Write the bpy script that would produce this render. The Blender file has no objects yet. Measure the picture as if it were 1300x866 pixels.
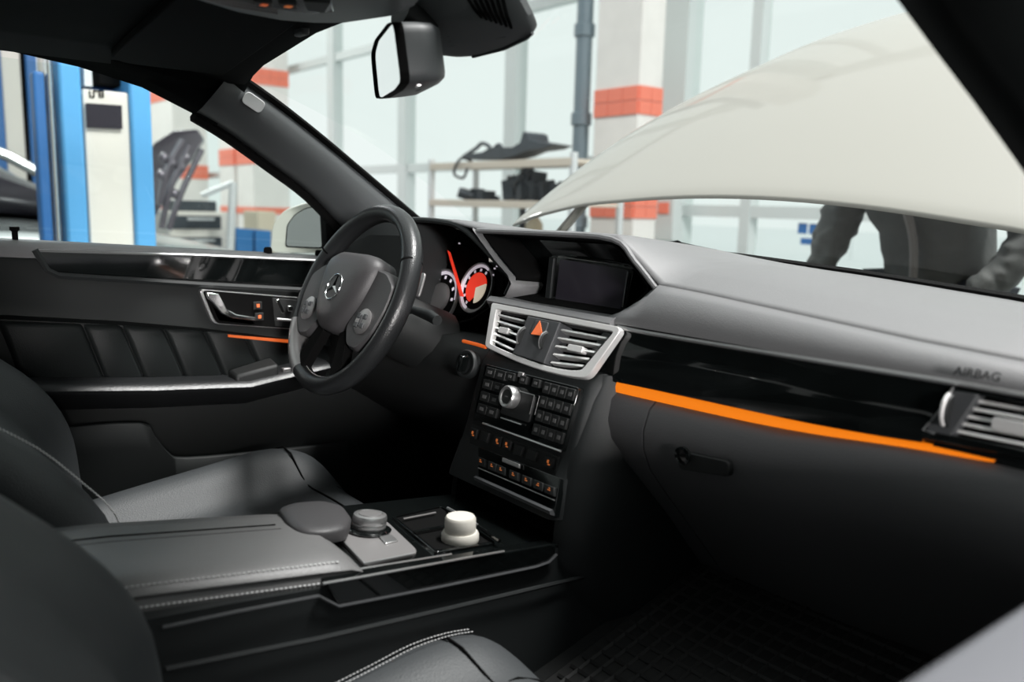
import bpy, bmesh, math, random
from mathutils import Vector, Matrix
random.seed(11)
SC = bpy.context.scene
COL = SC.collection
rad = math.radians

# ---------------------------------------------------------------- camera
EYE = Vector((.98, -.9, 1.07))
FPX = 1075.0
HEAD, PITCH, ROLL = rad(141.5), rad(9.0), rad(1.5)
FW = Vector((math.cos(HEAD)*math.cos(PITCH), math.sin(HEAD)*math.cos(PITCH), -math.sin(PITCH)))
_r = Vector((math.sin(HEAD), -math.cos(HEAD), 0))
_u = _r.cross(FW)
RT = _r*math.cos(ROLL)+_u*math.sin(ROLL)
UPV = -_r*math.sin(ROLL)+_u*math.cos(ROLL)
cam = bpy.data.cameras.new('camera')
cam.sensor_width = 36.0
cam.lens = FPX*36/1300
cam.clip_start = .02
cam.clip_end = 300
cam.dof.use_dof = True
cam.dof.focus_distance = 1.42
cam.dof.aperture_fstop = 3.2
co = bpy.data.objects.new('camera', cam)
COL.objects.link(co)
co.matrix_world = Matrix(((RT.x, UPV.x, -FW.x, EYE.x), (RT.y, UPV.y, -FW.y, EYE.y), (RT.z, UPV.z, -FW.z, EYE.z), (0, 0, 0, 1)))
SC.camera = co

# ---------------------------------------------------------------- sky, lamps, exposure
SC.view_settings.view_transform = 'Standard'
SC.view_settings.look = 'None'
SC.view_settings.gamma = 1
SC.view_settings.use_curve_mapping = False
SC.view_settings.exposure = 0.0
w = bpy.data.worlds.new('overcast sky')
SC.world = w
w.use_nodes = True
bg = w.node_tree.nodes['Background']
bg.inputs['Color'].default_value = (.94, 1.0, .985, 1)
bg.inputs['Strength'].default_value = .945


def lamp(name, kind, loc, aim, power, size, color=(1, 1, 1), cone=None, size_y=None):
    l = bpy.data.lights.new(name, kind)
    l.energy = power
    l.color = color
    if kind == 'AREA':
        l.shape = 'RECTANGLE'
        l.size = size
        l.size_y = size_y or size
    elif kind == 'SPOT':
        l.shadow_soft_size = size
        l.spot_size = rad(cone)
        l.spot_blend = .45
    o = bpy.data.objects.new(name, l)
    COL.objects.link(o)
    o.location = loc
    o.rotation_euler = (Vector(aim)-Vector(loc)).to_track_quat('-Z', 'Y').to_euler()
    return o


# daylight falling through a skylight ahead of and above the windscreen
sky = lamp('skylight', 'AREA', (1.1, 1.6, 6.0), (-.1, -.2, .85), 640, 2.2, (1, .97, .96), size_y=.6)


# a weaker daylight from the tall window bay on the passenger's side
bay = lamp('window_bay', 'AREA', (6.0, -2.25, 1.62), (-.1, -.3, .86), 12, .75, (1, .965, .95), size_y=.7)
bay.data.spread = rad(30)


# added lights, not known fixtures, to brighten the far left columns
for k in range(2):
    lamp('far_fill', 'AREA', (-11.5-6*k, 1.2, 6.3), (-11.5-6*k, 1.6, 0), 260, 3.0, (1, .99, .97), size_y=.5)


def ray(px, py):
    return FW*FPX+RT*(px-650)+UPV*(433-py)


def U(px, py, a, v):
    """the point of the plane axis a = v that lies behind pixel px, py"""
    d = ray(px, py)
    return EYE+d*((v-EYE[a])/d[a])


def UP(px, py, p0, n):
    d = ray(px, py)
    n = Vector(n)
    return EYE+d*((Vector(p0)-EYE).dot(n)/d.dot(n))


class Plane:
    def __init__(s, p0, n):
        s.p = Vector(p0)
        s.n = Vector(n).normalized()
        if s.n.dot(EYE-s.p) < 0:
            s.n = -s.n

    def at(s, px, py, h=0):
        return UP(px, py, s.p+s.n*h, s.n)

    def poly(s, pts, h=0):
        return [s.at(x, y, h) for x, y in pts]


# ---------------------------------------------------------------- materials
def lin(h):
    h = h.lstrip('#')
    r = [int(h[i:i+2], 16)/255 for i in (0, 2, 4)]
    return tuple(c/12.92 if c <= .04045 else ((c+.055)/1.055)**2.4 for c in r)


MATS = {}


def mat(name, col, rough=.5, metal=0, spec=.5, coat=0, bump=None, emit=None, estr=0, noise=None):
    if isinstance(col, str):
        col = lin(col)
    m = bpy.data.materials.new(name)
    m.use_nodes = True
    nt = m.node_tree
    b = nt.nodes['Principled BSDF']
    b.inputs['Base Color'].default_value = (*col, 1)
    b.inputs['Roughness'].default_value = rough
    b.inputs['Metallic'].default_value = metal
    b.inputs['Specular IOR Level'].default_value = spec
    b.inputs['Coat Weight'].default_value = coat
    b.inputs['Coat Roughness'].default_value = .03
    if emit:
        if isinstance(emit, str):
            emit = lin(emit)
        b.inputs['Emission Color'].default_value = (*emit, 1)
        b.inputs['Emission Strength'].default_value = estr
    tc = None
    if bump or noise:
        tc = nt.nodes.new('ShaderNodeTexCoord')
    if bump:
        kind, sc, st = bump
        t = nt.nodes.new('ShaderNodeTexVoronoi' if kind == 'v' else 'ShaderNodeTexNoise')
        t.inputs['Scale'].default_value = sc
        nt.links.new(tc.outputs['Object'], t.inputs['Vector'])
        bn = nt.nodes.new('ShaderNodeBump')
        bn.inputs['Strength'].default_value = st
        bn.inputs['Distance'].default_value = .001
        nt.links.new(t.outputs['Distance' if kind == 'v' else 'Fac'], bn.inputs['Height'])
        nt.links.new(bn.outputs['Normal'], b.inputs['Normal'])
    if noise:
        sc, amt = noise
        t = nt.nodes.new('ShaderNodeTexNoise')
        t.inputs['Scale'].default_value = sc
        t.inputs['Detail'].default_value = 5
        nt.links.new(tc.outputs['Object'], t.inputs['Vector'])
        mx = nt.nodes.new('ShaderNodeMix')
        mx.data_type = 'RGBA'
        mx.inputs[6].default_value = (*[c*(1-amt) for c in col], 1)
        mx.inputs[7].default_value = (*[min(1, c*(1+amt)) for c in col], 1)
        nt.links.new(t.outputs['Fac'], mx.inputs[0])
        nt.links.new(mx.outputs[2], b.inputs['Base Color'])
    MATS[name] = m
    return m


def glass(name, tint=(1, 1, 1), refl=.06, rough=0.0):
    m = bpy.data.materials.new(name)
    m.use_nodes = True
    nt = m.node_tree
    nt.nodes.remove(nt.nodes['Principled BSDF'])
    out = nt.nodes['Material Output']
    t = nt.nodes.new('ShaderNodeBsdfTransparent')
    t.inputs[0].default_value = (*tint, 1)
    g = nt.nodes.new('ShaderNodeBsdfGlossy')
    g.inputs['Roughness'].default_value = rough
    mx = nt.nodes.new('ShaderNodeMixShader')
    mx.inputs[0].default_value = refl
    nt.links.new(t.outputs[0], mx.inputs[1])
    nt.links.new(g.outputs[0], mx.inputs[2])
    nt.links.new(mx.outputs[0], out.inputs[0])
    MATS[name] = m
    return m


mat('leather', (.050, .054, .057), .52, spec=.4, bump=('v', 420, .25))
mat('leather_dark', (.006, .008, .008), .6, spec=.3, bump=('v', 420, .2))
mat('wheelpad', (.05, .048, .05), .5, bump=('v', 500, .15))
mat('wheelleather', (.016, .017, .018), .33, bump=('v', 420, .25))
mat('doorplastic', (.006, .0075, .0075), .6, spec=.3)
mat('paint_lifted', (.86, .84, .76), .3, coat=.5)  # lighter copy of the bonnet's paint, lifted to offset dim light at the mirror
mat('shellgrey', (.14, .145, .15), .5)
mat('placket', (.17, .16, .15), .6)
mat('leather_pad', (.14, .138, .138), .45, bump=('v', 420, .18))
mat('pillargrey', (.065, .07, .073), .5)
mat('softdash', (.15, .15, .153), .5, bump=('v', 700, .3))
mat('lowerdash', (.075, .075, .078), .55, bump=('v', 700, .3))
mat('plastic', (.009, .011, .0115), .55, bump=('v', 900, .15))
mat('darkplastic', (.007, .008, .008), .6)
mat('greyplastic', (.05, .052, .055), .5)
mat('gloss', (.004, .005, .005), .06, coat=.5, noise=(30, .5))
mat('matteblack', (.003, .003, .003), .9, spec=.1)
mat('plate', (.27, .26, .26), .4, .35)
mat('carpet', (.006, .007, .007), .95, bump=('n', 900, .6))
mat('rubber', (.01, .01, .01), .6)
mat('headliner', (.004, .005, .005), .9, spec=.1)
mat('silver', (.55, .55, .55), .32, .85)
mat('satin', (.34, .33, .33), .42, .7)
mat('chrome', (.78, .78, .78), .14, 1)
mat('mirrorglass', (.85, .88, .88), .02, 1)
mat('screen', (.028, .025, .034), .22, coat=.2)  # purple reflected light is mixed into this base colour
mat('amber', (.4, .12, .01), .5, emit=(1, .22, .004), estr=.72)
mat('dimamber', (.3, .06, .01), .5, emit=(1, .15, .015), estr=.35)
mat('icon', (.2, .08, .03), .5, emit=(1, .26, .06), estr=.28)
mat('iconwhite', (.10, .10, .10), .5)
mat('greypad', (.105, .11, .122), .6)
mat('ventsilver', (.80, .79, .78), .36, .4)
mat('hazard', (.75, .16, .05), .5, emit=(1, .2, .06), estr=.25)
mat('gaugewhite', (.8, .75, .85), .5, emit=(1, .9, 1), estr=.35)
mat('gaugered', (.6, .03, .02), .4, emit=(1, .05, .02), estr=.6)
mat('gaugecream', (.8, .75, .6), .4, emit=(1, .85, .65), estr=.4)
mat('thread', (.55, .55, .55), .7)
mat('bottleplastic', (.66, .63, .57), .35)
mat('paint', (.275, .269, .242), .5, spec=.15, coat=.6)
mat('paintdark', (.16, .145, .17), .25, .5, coat=1)
mat('paintsilver', (.35, .38, .38), .25, .6, coat=1)
mat('blue', (.10, .36, .68), .4)
mat('deepblue', (.03, .14, .38), .45)
mat('cream', (.70, .67, .61), .5)
mat('concrete', (.78, .755, .72), .8, noise=(3, .15))
mat('redtile', (.85, .22, .14), .45)
mat('wallpaint', (.34, .345, .34), .8)
mat('facade', (.60, .64, .63), .5)
mat('pipegrey', (.16, .21, .24), .5)
mat('floorgrey', (.32, .33, .33), .4, noise=(1.5, .25))
mat('steel', (.66, .68, .68), .45, .3)
mat('darksteel', (.035, .045, .055), .5, noise=(12, .5))
mat('wood', (.62, .55, .46), .7)
mat('snow', (.85, .88, .88), .9)
mat('frost', (.86, .88, .88), .9)
mat('jacket', (.078, .082, .078), .75, bump=('n', 60, .8), noise=(9, .35))
mat('trousers', (.02, .025, .035), .8)
mat('skin', (.55, .33, .24), .5)
mat('hair', (.03, .02, .015), .6)
mat('orange', (.8, .35, .06), .5)
mat('bluebin', (.03, .17, .42), .5)
mat('whiteplastic', (.75, .76, .76), .4)
mat('beige', (.62, .55, .42), .6)
glass('windscreenglass', (.96, .985, .975), .035)
glass('doorglass', (.95, .98, .97), .03)
glass('pane', (.985, 1, .995), .02)
glass('clusterglass', (1, 1, 1), .05)


# ---------------------------------------------------------------- geometry
def V(*a):
    return Vector(a)


def spl(pts, n=6, closed=False):
    pts = [Vector(p) for p in pts]
    N = len(pts)
    out = []
    for i in range(N if closed else N-1):
        if closed:
            a, b, c, d = pts[i-1], pts[i], pts[(i+1) % N], pts[(i+2) % N]
        else:
            a, b, c, d = pts[max(i-1, 0)], pts[i], pts[i+1], pts[min(i+2, N-1)]
        for k in range(n):
            t = k/n
            out.append(.5*((2*b)+(c-a)*t+(2*a-5*b+4*c-d)*t*t+(3*b-a-3*c+d)*t**3))
    if not closed:
        out.append(pts[-1].copy())
    return out


def rnd(pts, r, k=4):
    """round the corners of a polygon"""
    pts = [Vector(p) for p in pts]
    out = []
    N = len(pts)
    for i in range(N):
        a, b, c = pts[i-1], pts[i], pts[(i+1) % N]
        rr = r[i] if isinstance(r, (list, tuple)) else r
        u, v = a-b, c-b
        ru, rv = min(rr, u.length*.48), min(rr, v.length*.48)
        p, q = b+u.normalized()*ru, b+v.normalized()*rv
        for j in range(k+1):
            t = j/k
            out.append(p*(1-t)**2+b*2*t*(1-t)+q*t*t)
    return out


def shrink(pts, d):
    """scale a polygon about its middle so that its edges move in by roughly d"""
    c = sum((Vector(p) for p in pts), Vector())/len(pts)
    m = sum((Vector(p)-c).length for p in pts)/len(pts)
    return [c+(Vector(p)-c)*(1-d/m) for p in pts]


def lerp(a, b, t):
    return a+(b-a)*t


def interp(xs, ys, x):
    if x <= xs[0]:
        return ys[0]
    for i in range(len(xs)-1):
        if x <= xs[i+1]:
            return lerp(ys[i], ys[i+1], (x-xs[i])/(xs[i+1]-xs[i]))
    return ys[-1]


ROOT = {}


def put(o, loc):
    ROOT[o.name] = Vector(loc)


def tag(o, label=None, cat=None, group=None, kind=None):
    if label:
        o['label'] = label
    if cat:
        o['category'] = cat
    if group:
        o['group'] = group
    if kind:
        o['kind'] = kind
    return o


def thing(name, loc, label, cat, group=None, kind=None):
    o = bpy.data.objects.new(name, None)
    COL.objects.link(o)
    o.empty_display_size = .05
    o.location = loc
    put(o, loc)
    return tag(o, label, cat, group, kind)


class M:
    def __init__(s):
        s.v = []
        s.f = []

    def add(s, vs, fs):
        k = len(s.v)
        s.v += [Vector(v) for v in vs]
        s.f += [[k+i for i in f] for f in fs]
        return s

    def prism(s, pts, d):
        n = len(pts)
        d = Vector(d)
        return s.add(list(pts)+[Vector(p)+d for p in pts], [list(range(n))[::-1], list(range(n, 2*n))]+[[i, (i+1) % n, n+(i+1) % n, n+i] for i in range(n)])

    def box(s, c, sz, R=None):
        c = Vector(c)
        vs = []
        for z in (-.5, .5):
            for x, y in ((-.5, -.5), (.5, -.5), (.5, .5), (-.5, .5)):
                p = Vector((x*sz[0], y*sz[1], z*sz[2]))
                vs.append(c+(R @ p if R else p))
        return s.add(vs, [[3, 2, 1, 0], [4, 5, 6, 7], [0, 1, 5, 4], [1, 2, 6, 5], [2, 3, 7, 6], [3, 0, 4, 7]])

    def loft(s, secs, closed=True, cap=True, ring=False):
        n = len(secs[0])
        vs = [p for q in secs for p in q]
        fs = []
        m = len(secs)
        for i in range(m if ring else m-1):
            for j in range(n if closed else n-1):
                k, l = (i+1) % m, (j+1) % n
                fs.append([i*n+j, i*n+l, k*n+l, k*n+j])
        if cap and closed and not ring:
            fs.append(list(range(n))[::-1])
            fs.append([(m-1)*n+j for j in range(n)])
        return s.add(vs, fs)

    def ring(s, outer, inner, d):
        """a frame between two polygons of equal length, d thick"""
        d = Vector(d)
        q = [outer, inner, [p-d for p in inner], [p-d for p in outer]]
        n = len(outer)
        vs = [p for r in q for p in r]
        fs = []
        for a in range(4):
            b = (a+1) % 4
            for j in range(n):
                l = (j+1) % n
                fs.append([a*n+j, a*n+l, b*n+l, b*n+j])
        return s.add(vs, fs)

    def tube(s, path, r, n=8, closed=False, flat=None):
        path = [Vector(p) for p in path]
        m = len(path)
        secs = []
        prev = None
        for i in range(m):
            if closed:
                t = path[(i+1) % m]-path[i-1]
            else:
                t = path[min(i+1, m-1)]-path[max(i-1, 0)]
            t.normalize()
            if prev is None:
                a = t.cross(V(0, 0, 1))
                if a.length < .05:
                    a = t.cross(V(1, 0, 0))
            else:
                a = prev-t*prev.dot(t)
            a.normalize()
            prev = a
            b = t.cross(a)
            rr = r[i] if isinstance(r, (list, tuple)) else r
            secs.append([path[i]+(a*math.cos(2*math.pi*k/n)+b*math.sin(2*math.pi*k/n)*(flat or 1))*rr for k in range(n)])
        return s.loft(secs, True, True, closed)

    def lathe(s, prof, o, ax, n=24):
        o, ax = Vector(o), Vector(ax).normalized()
        a = ax.cross(V(0, 0, 1))
        if a.length < .05:
            a = ax.cross(V(1, 0, 0))
        a.normalize()
        b = ax.cross(a)
        secs = [[o+ax*h+(a*math.cos(2*math.pi*k/n)+b*math.sin(2*math.pi*k/n))*max(r, 1e-5) for k in range(n)] for r, h in prof]
        return s.loft(secs)

    def ball(s, c, r, n=12, m=8):
        c = Vector(c)
        r = r if isinstance(r, (tuple, list)) else (r, r, r)
        secs = []
        for i in range(m+1):
            a = math.pi*(i/m-.5)
            a = max(-1.5, min(1.5, a))
            secs.append([c+V(r[0]*math.cos(a)*math.cos(2*math.pi*k/n), r[1]*math.cos(a)*math.sin(2*math.pi*k/n), r[2]*math.sin(a)) for k in range(n)])
        return s.loft(secs)

    def build(s, name, m, parent=None, bev=0, seg=2, sub=0, solid=0, origin=None, sharp=40, label=None):
        off = Vector(origin) if origin is not None else V(0, 0, 0)
        if parent is not None:
            off = ROOT[parent.name]
        me = bpy.data.meshes.new(name)
        me.from_pydata([p-off for p in s.v], [], s.f)
        bm = bmesh.new()
        bm.from_mesh(me)
        bmesh.ops.recalc_face_normals(bm, faces=bm.faces)
        bm.to_mesh(me)
        bm.free()
        me.materials.append(MATS[m])
        me.shade_smooth()
        me.set_sharp_from_angle(angle=rad(sharp))
        o = bpy.data.objects.new(name, me)
        COL.objects.link(o)
        if parent is not None:
            o.parent = parent
        else:
            o.location = off
        put(o, off)
        if solid:
            md = o.modifiers.new('solid', 'SOLIDIFY')
            md.thickness = solid
            md.offset = 0
        if bev:
            md = o.modifiers.new('bevel', 'BEVEL')
            md.width = bev
            md.segments = seg
            md.limit_method = 'ANGLE'
            md.angle_limit = rad(35)
        if sub:
            md = o.modifiers.new('sub', 'SUBSURF')
            md.levels = sub
            md.render_levels = sub
        if label:
            o['label'] = label
        return o


def plate(name, pts, d, m, parent=None, bev=0, **k):
    return M().prism(pts, d).build(name, m, parent, bev, **k)


def struct(o):
    o['kind'] = 'structure'
    return o


def bil(c00, c10, c11, c01):
    """bilinear map over four corners, s across and t down"""
    def f(s, t):
        return lerp(lerp(c00, c10, s), lerp(c01, c11, s), t)
    return f


def stitches(m, path, n, ln, r):
    """a row of n short threads along a path"""
    path = [Vector(p) for p in path]
    seg = [(path[i+1]-path[i]).length for i in range(len(path)-1)]
    tot = sum(seg)

    def pos(d):
        for i, l in enumerate(seg):
            if d <= l or i == len(seg)-1:
                return path[i].lerp(path[i+1], d/l)
            d -= l
    for k in range(n):
        d = (k+.25)*tot/n
        m.tube([pos(d), pos(min(tot, d+tot/n*ln))], r, 4)


def copy_tree(o, parent=None):
    c = o.copy()
    COL.objects.link(c)
    put(c, ROOT[o.name])
    c.parent = parent
    for ch in o.children:
        copy_tree(ch, c)
    return c

# ================================================================ the workshop around the car
o = M().box((-9, -4.4, -.05), (44, 19, .1)).build('floor', 'floorgrey'); struct(o)
o = M().box((-9, 30, -.08), (120, 49.4, .1)).build('snow_ground', 'snow'); struct(o)
WY = 5.15
mull = [-24.2, -22., -19.8, -17.6, -15.4, -13.21, -11.07, -9.0, -6.68]
f = M()
for x in mull:
    f.box((x, WY, 3.2), (.2, .16, 6.4))
f.box((-4.3, WY, 3.2), (.30, .2, 6.4))
for x in (-3.46, .6, 2.8, 5.0):
    f.box((x, WY, 3.2), (.10, .12, 6.4))
f.box((-14.3, WY, 1.54), (20, .1, .11))
f.box((-14.3, WY, 3.2), (20, .1, .11))
f.box((.6, WY, 1.08), (9.6, .1, .10))
f.box((-9.5, WY, .15), (29.6, .2, .3))
f.box((-9.5, WY, 6.4), (29.6, .2, .25))
struct(f.build('wall_front', 'facade'))
edges = mull+[-4.3, -3.46, .6, 2.8, 5.0]
for i in range(len(edges)-1):
    a, b = edges[i]+.08, edges[i+1]-.08
    o = M().box(((a+b)/2, WY, 3.3), (b-a, .012, 6.0)).build('window_%d' % (i+1), 'pane')
    struct(o)


# side and rear walls of the workshop, the side wall with a tall window bay
m = M().box((7.0, -8.2, 3.2), (.25, 11.6, 6.4))
m.box((7.0, 2.3, 3.2), (.25, 6.2, 6.4))
m.box((7.0, -1.6, .5), (.25, 1.6, 1.0))
m.box((7.0, -1.6, 5.2), (.25, 1.6, 2.4))
struct(m.build('wall_right', 'wallpaint'))
struct(M().box((-9, -9.5, 3.2), (32, .25, 6.4)).build('wall_back', 'wallpaint'))


def column(x0, x1, y0, y1, bands, label):
    t = thing('column', ((x0+x1)/2, (y0+y1)/2, 0), label, 'column', kind='structure')
    M().box(((x0+x1)/2, (y0+y1)/2, 3.1), (x1-x0, y1-y0, 6.2)).build('shaft', 'concrete', t, bev=.01)
    for z0, z1 in bands:
        m = M()
        nz = max(1, round((z1-z0)/.11))
        for side in range(4):
            L = (x1-x0) if side % 2 == 0 else (y1-y0)
            nx = max(2, round(L/.16))
            for i in range(nx):
                for j in range(nz):
                    s = (i+.5)/nx-.5
                    z = z0+(j+.5)*(z1-z0)/nz
                    dz = (z1-z0)/nz-.006
                    c = [((x0+x1)/2+s*L, y0-.004, z), (x1+.004, (y0+y1)/2+s*L, z), ((x0+x1)/2+s*L, y1+.004, z), (x0-.004, (y0+y1)/2+s*L, z)][side]
                    m.box(c, (L/nx-.006, .016, dz) if side % 2 == 0 else (.016, L/nx-.006, dz))
        m.build('tile_band', 'redtile', t)
    return t


column(-4.50, -3.985, 4.3, 4.58, [(1.0, 1.2), (1.845, 2.076), (3.5, 3.8)], 'grey concrete column with red tile bands beside the dark drainpipe')
column(-13.7, -13.03, 4.3, 4.9, [(.85, .96), (1.63, 1.90), (2.85, 3.1)], 'pale far column with red bands, seen above the door mirror')
column(-12.9, -12.2, 4.3, 4.9, [(.85, .96), (1.63, 1.90), (2.85, 3.1)], 'pale far column, the nearer of the pair above the door mirror')
column(-17.9, -16.2, 4.3, 4.95, [(.85, .96), (1.45, 1.72), (2.95, 3.2)], 'broad far column with red bands, seen behind the propped dark bonnet')

pw = (-4.77, 4.4)
t = thing('drainpipe', (*pw, 0), 'dark grey vertical drainpipe beside the red-banded column', 'pipe')
M().lathe([(.072, 0), (.072, 6)], (*pw, 0), (0, 0, 1), 16).build('pipe', 'pipegrey', t)
for z in (.95, 1.86, 2.62):
    M().lathe([(.074, z-.06), (.092, z-.05), (.092, z+.05), (.074, z+.06)], (*pw, 0), (0, 0, 1), 16).build('pipe_collar', 'pipegrey', t)


# frosted trees outside the windows
def tree(x, y, h, label, seed):
    R = random.Random(seed)
    m = M()

    def grow(p, d, L, r, lv):
        q = p+d*L
        m.tube([p, p.lerp(q, .5)+V(R.uniform(-1, 1), R.uniform(-1, 1), 0)*L*.08, q], [r, r*.85, r*.65], 4)
        if lv == 0:
            return
        for k in range(R.choice((3, 4))):
            nd = (d+V(R.uniform(-.9, .9), R.uniform(-.9, .9), R.uniform(-.1, .6))).normalized()
            grow(p.lerp(q, R.uniform(.55, 1)), nd, L*R.uniform(.6, .8), r*.55, lv-1)
    grow(V(x, y, 0), V(R.uniform(-.05, .05), 0, 1).normalized(), h*.26, h*.009, 6)
    o = m.build('frosted_tree', 'frost', origin=(x, y, 0))
    tag(o, label, 'tree', 'frosted trees outside the windows')


tree(-10.5, 19, 7, 'frosted bare tree outside, above the left end of the raised white bonnet', 3)
tree(-4.9, 15, 8, 'frosted bare tree outside, above the middle of the raised white bonnet', 4)
tree(-1.0, 20, 9, 'frosted bare tree outside, beside the dark windscreen pillar at the right', 8)
tree(-15.5, 15, 3.4, 'faint frosted tree outside, behind the parts shelf', 5)

# ---- parts shelf in front of the windows
SY0, SY1 = 3.4, 3.9
t = thing('shelving_rack', (-4.7, 3.65, 0), 'open metal shelving rack loaded with dark car parts', 'shelf')
for x, y, mm in ((-5.67, SY0, 'steel'), (-3.75, SY0, 'steel'), (-5.67, SY1, 'steel'), (-3.75, SY1, 'steel'), (-4.95, SY1, 'darksteel')):
    M().box((x, y, .74), (.045, .045, 1.48)).build('post', mm, t, bev=.004)
for z in (1.42, 1.10, .72):
    m = M().box((-4.71, 3.65, z), (1.92, .5, .03))
    m.box((-4.71, SY0-.01, z-.01), (1.92, .03, .06))
    m.build('shelf_board', 'wood', t, bev=.004)


def scrap(cx, cy, z, sx, sz, seed, label, mm='darksteel', n=9):
    """a used engine part: housings, flanges and pipe stubs fused in one casting"""
    R = random.Random(seed)
    m = M()
    for k in range(n):
        x = cx+R.uniform(-.5, .5)*sx*.8
        y = cy+R.uniform(-.12, .12)
        h = sz*R.uniform(.35, 1)*(1-abs(x-cx)/sx)
        if k % 3 == 0:
            m.lathe([(.03, 0), (.05, 0), (.05, .02), (.035, .03), (.035, h*.8), (.05, h*.85), (.05, h)], (x, y, z), (0, 0, 1), 10)
        elif k % 3 == 1:
            Rm = Matrix.Rotation(R.uniform(0, 3), 3, 'Z') @ Matrix.Rotation(R.uniform(-.4, .4), 3, 'X')
            m.box((x, y, z+h*.42), (sx*.25, .12, h*.7), Rm)
        else:
            m.tube(spl([(x, y, z+.03), (x+R.uniform(-.1, .1), y-.08, z+h*.6), (x+R.uniform(-.15, .15), y-.1, z+h)], 4), .022, 7)
    o = m.build('engine_part', mm, origin=(cx, cy, z), bev=.006)
    tag(o, label, 'car part', 'used engine parts on the shelf')


b = U(590, 203, 1, 3.6)
TOPZ = 1.436
pts = [(583, 202), (588, 196), (612, 193), (622, 187), (650, 187), (660, 181), (664, 167), (669, 169), (671, 178), (702, 183), (690, 188), (668, 191), (655, 197), (636, 202)]
pl = [V(U(x, y, 1, 3.55).x, 3.55, max(TOPZ, U(x, y, 1, 3.55).z)) for x, y in pts]
m = M().prism(pl, (0, .22, 0))
p0 = V(U(598, 200, 1, 3.55).x, 3.6, TOPZ)
m.tube(spl([V(U(x, y, 1, 3.6).x, 3.6, U(x, y, 1, 3.6).z) for x, y in ((590, 198), (605, 188), (612, 182), (622, 188), (614, 200), (626, 190), (634, 184), (640, 196))], 5), .018, 7)
o = m.build('subframe', 'darksteel', origin=(p0.x, 3.65, TOPZ), bev=.012)
tag(o, 'long dark metal subframe with pipe loops lying on the top shelf', 'car part')
h = [V(U(x, y, 1, 3.36).x, 3.345, U(x, y, 1, 3.36).z) for x, y in ((588, 204), (580, 212), (579, 222), (590, 226), (595, 214))]
o = M().tube(spl([V(h[0].x, 3.45, TOPZ+.012), h[0]+V(0, 0, .02)]+h[1:], 5), .012, 7).build('rubber_hose', 'rubber', origin=h[0])
tag(o, 'black hose drooping over the front edge of the top shelf', 'hose')
scrap(-5.15, 3.62, 1.115, .55, .16, 21, 'low dark engine part on the second shelf, under the drooping hose')
scrap(-4.75, 3.66, 1.115, .5, .3, 22, 'taller dark engine part in the middle of the second shelf')
scrap(-4.35, 3.66, 1.115, .6, .36, 28, 'bulky dark engine part at the bonnet end of the second shelf', n=14)
scrap(-4.72, 3.6, .735, .3, .24, 24, 'small dark engine part on the lowest shelf')
o = M().lathe([(.06, 0), (.075, .01), (.075, .2), (.04, .25), (.025, .27), (.025, .31)], (-4.45, 3.62, .735), (0, 0, 1), 14).build('oil_can', 'beige', origin=(-4.45, 3.62, .735))
tag(o, 'beige can standing on the lowest shelf', 'can')
o = M().lathe([(.09, 0), (.12, .26), (.125, .26), (.125, .28), (.11, .28), (.10, .05)], (-4.3, 4.0, 0), (0, 0, 1), 16).build('bucket', 'orange', origin=(-4.3, 4.0, 0))
tag(o, 'orange bucket at the foot of the drainpipe', 'bucket')

# ---- wall things seen under the bonnet's edge
for (x0, y0, x1, y1), lb in (((1014, 283, 1024, 297), 'blue notice on the window, the upper one nearest the column'), ((1028, 284, 1043, 298), 'blue notice on the window, the upper one nearest the jacket sleeve'), ((1017, 302, 1031, 311), 'blue notice on the window, below the other two')):
    a, b_ = U(x0, y0, 1, 5.138), U(x1, y1, 1, 5.138)
    o = M().box((a+b_)/2, (abs(b_.x-a.x), .012, abs(a.z-b_.z))).build('notice', 'deepblue', origin=(a+b_)/2, bev=.002)
    tag(o, lb, 'notice', 'blue notices by the window')
a = U(848, 276, 1, 4.9)
t = thing('meter_box', a, 'pale meter box on the frame beside the red-banded column', 'meter box')
M().box(a, (.22, .12, .42)).build('box', 'facade', t, bev=.01)
M().box(a+V(0, -.065, .08), (.12, .012, .1)).build('dial_window', 'redtile', t, bev=.004)
M().tube([a+V(0, 0, -.2), a+V(0, 0, -a.z+.01)], .02, 8).build('conduit', 'steel', t)


# ---- blue two-post lifts beyond the driver's window
def vbox(m, px0, px1, py, x, dx, z0=0., z1=3.0):
    """an upright bar between two image columns, standing on the floor at distance x"""
    a, b = U(px0, py, 0, x), U(px1, py, 0, x)
    m.box((x-dx/2, (a.y+b.y)/2, (z0+z1)/2), (dx, abs(b.y-a.y), z1-z0))
    return m


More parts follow.
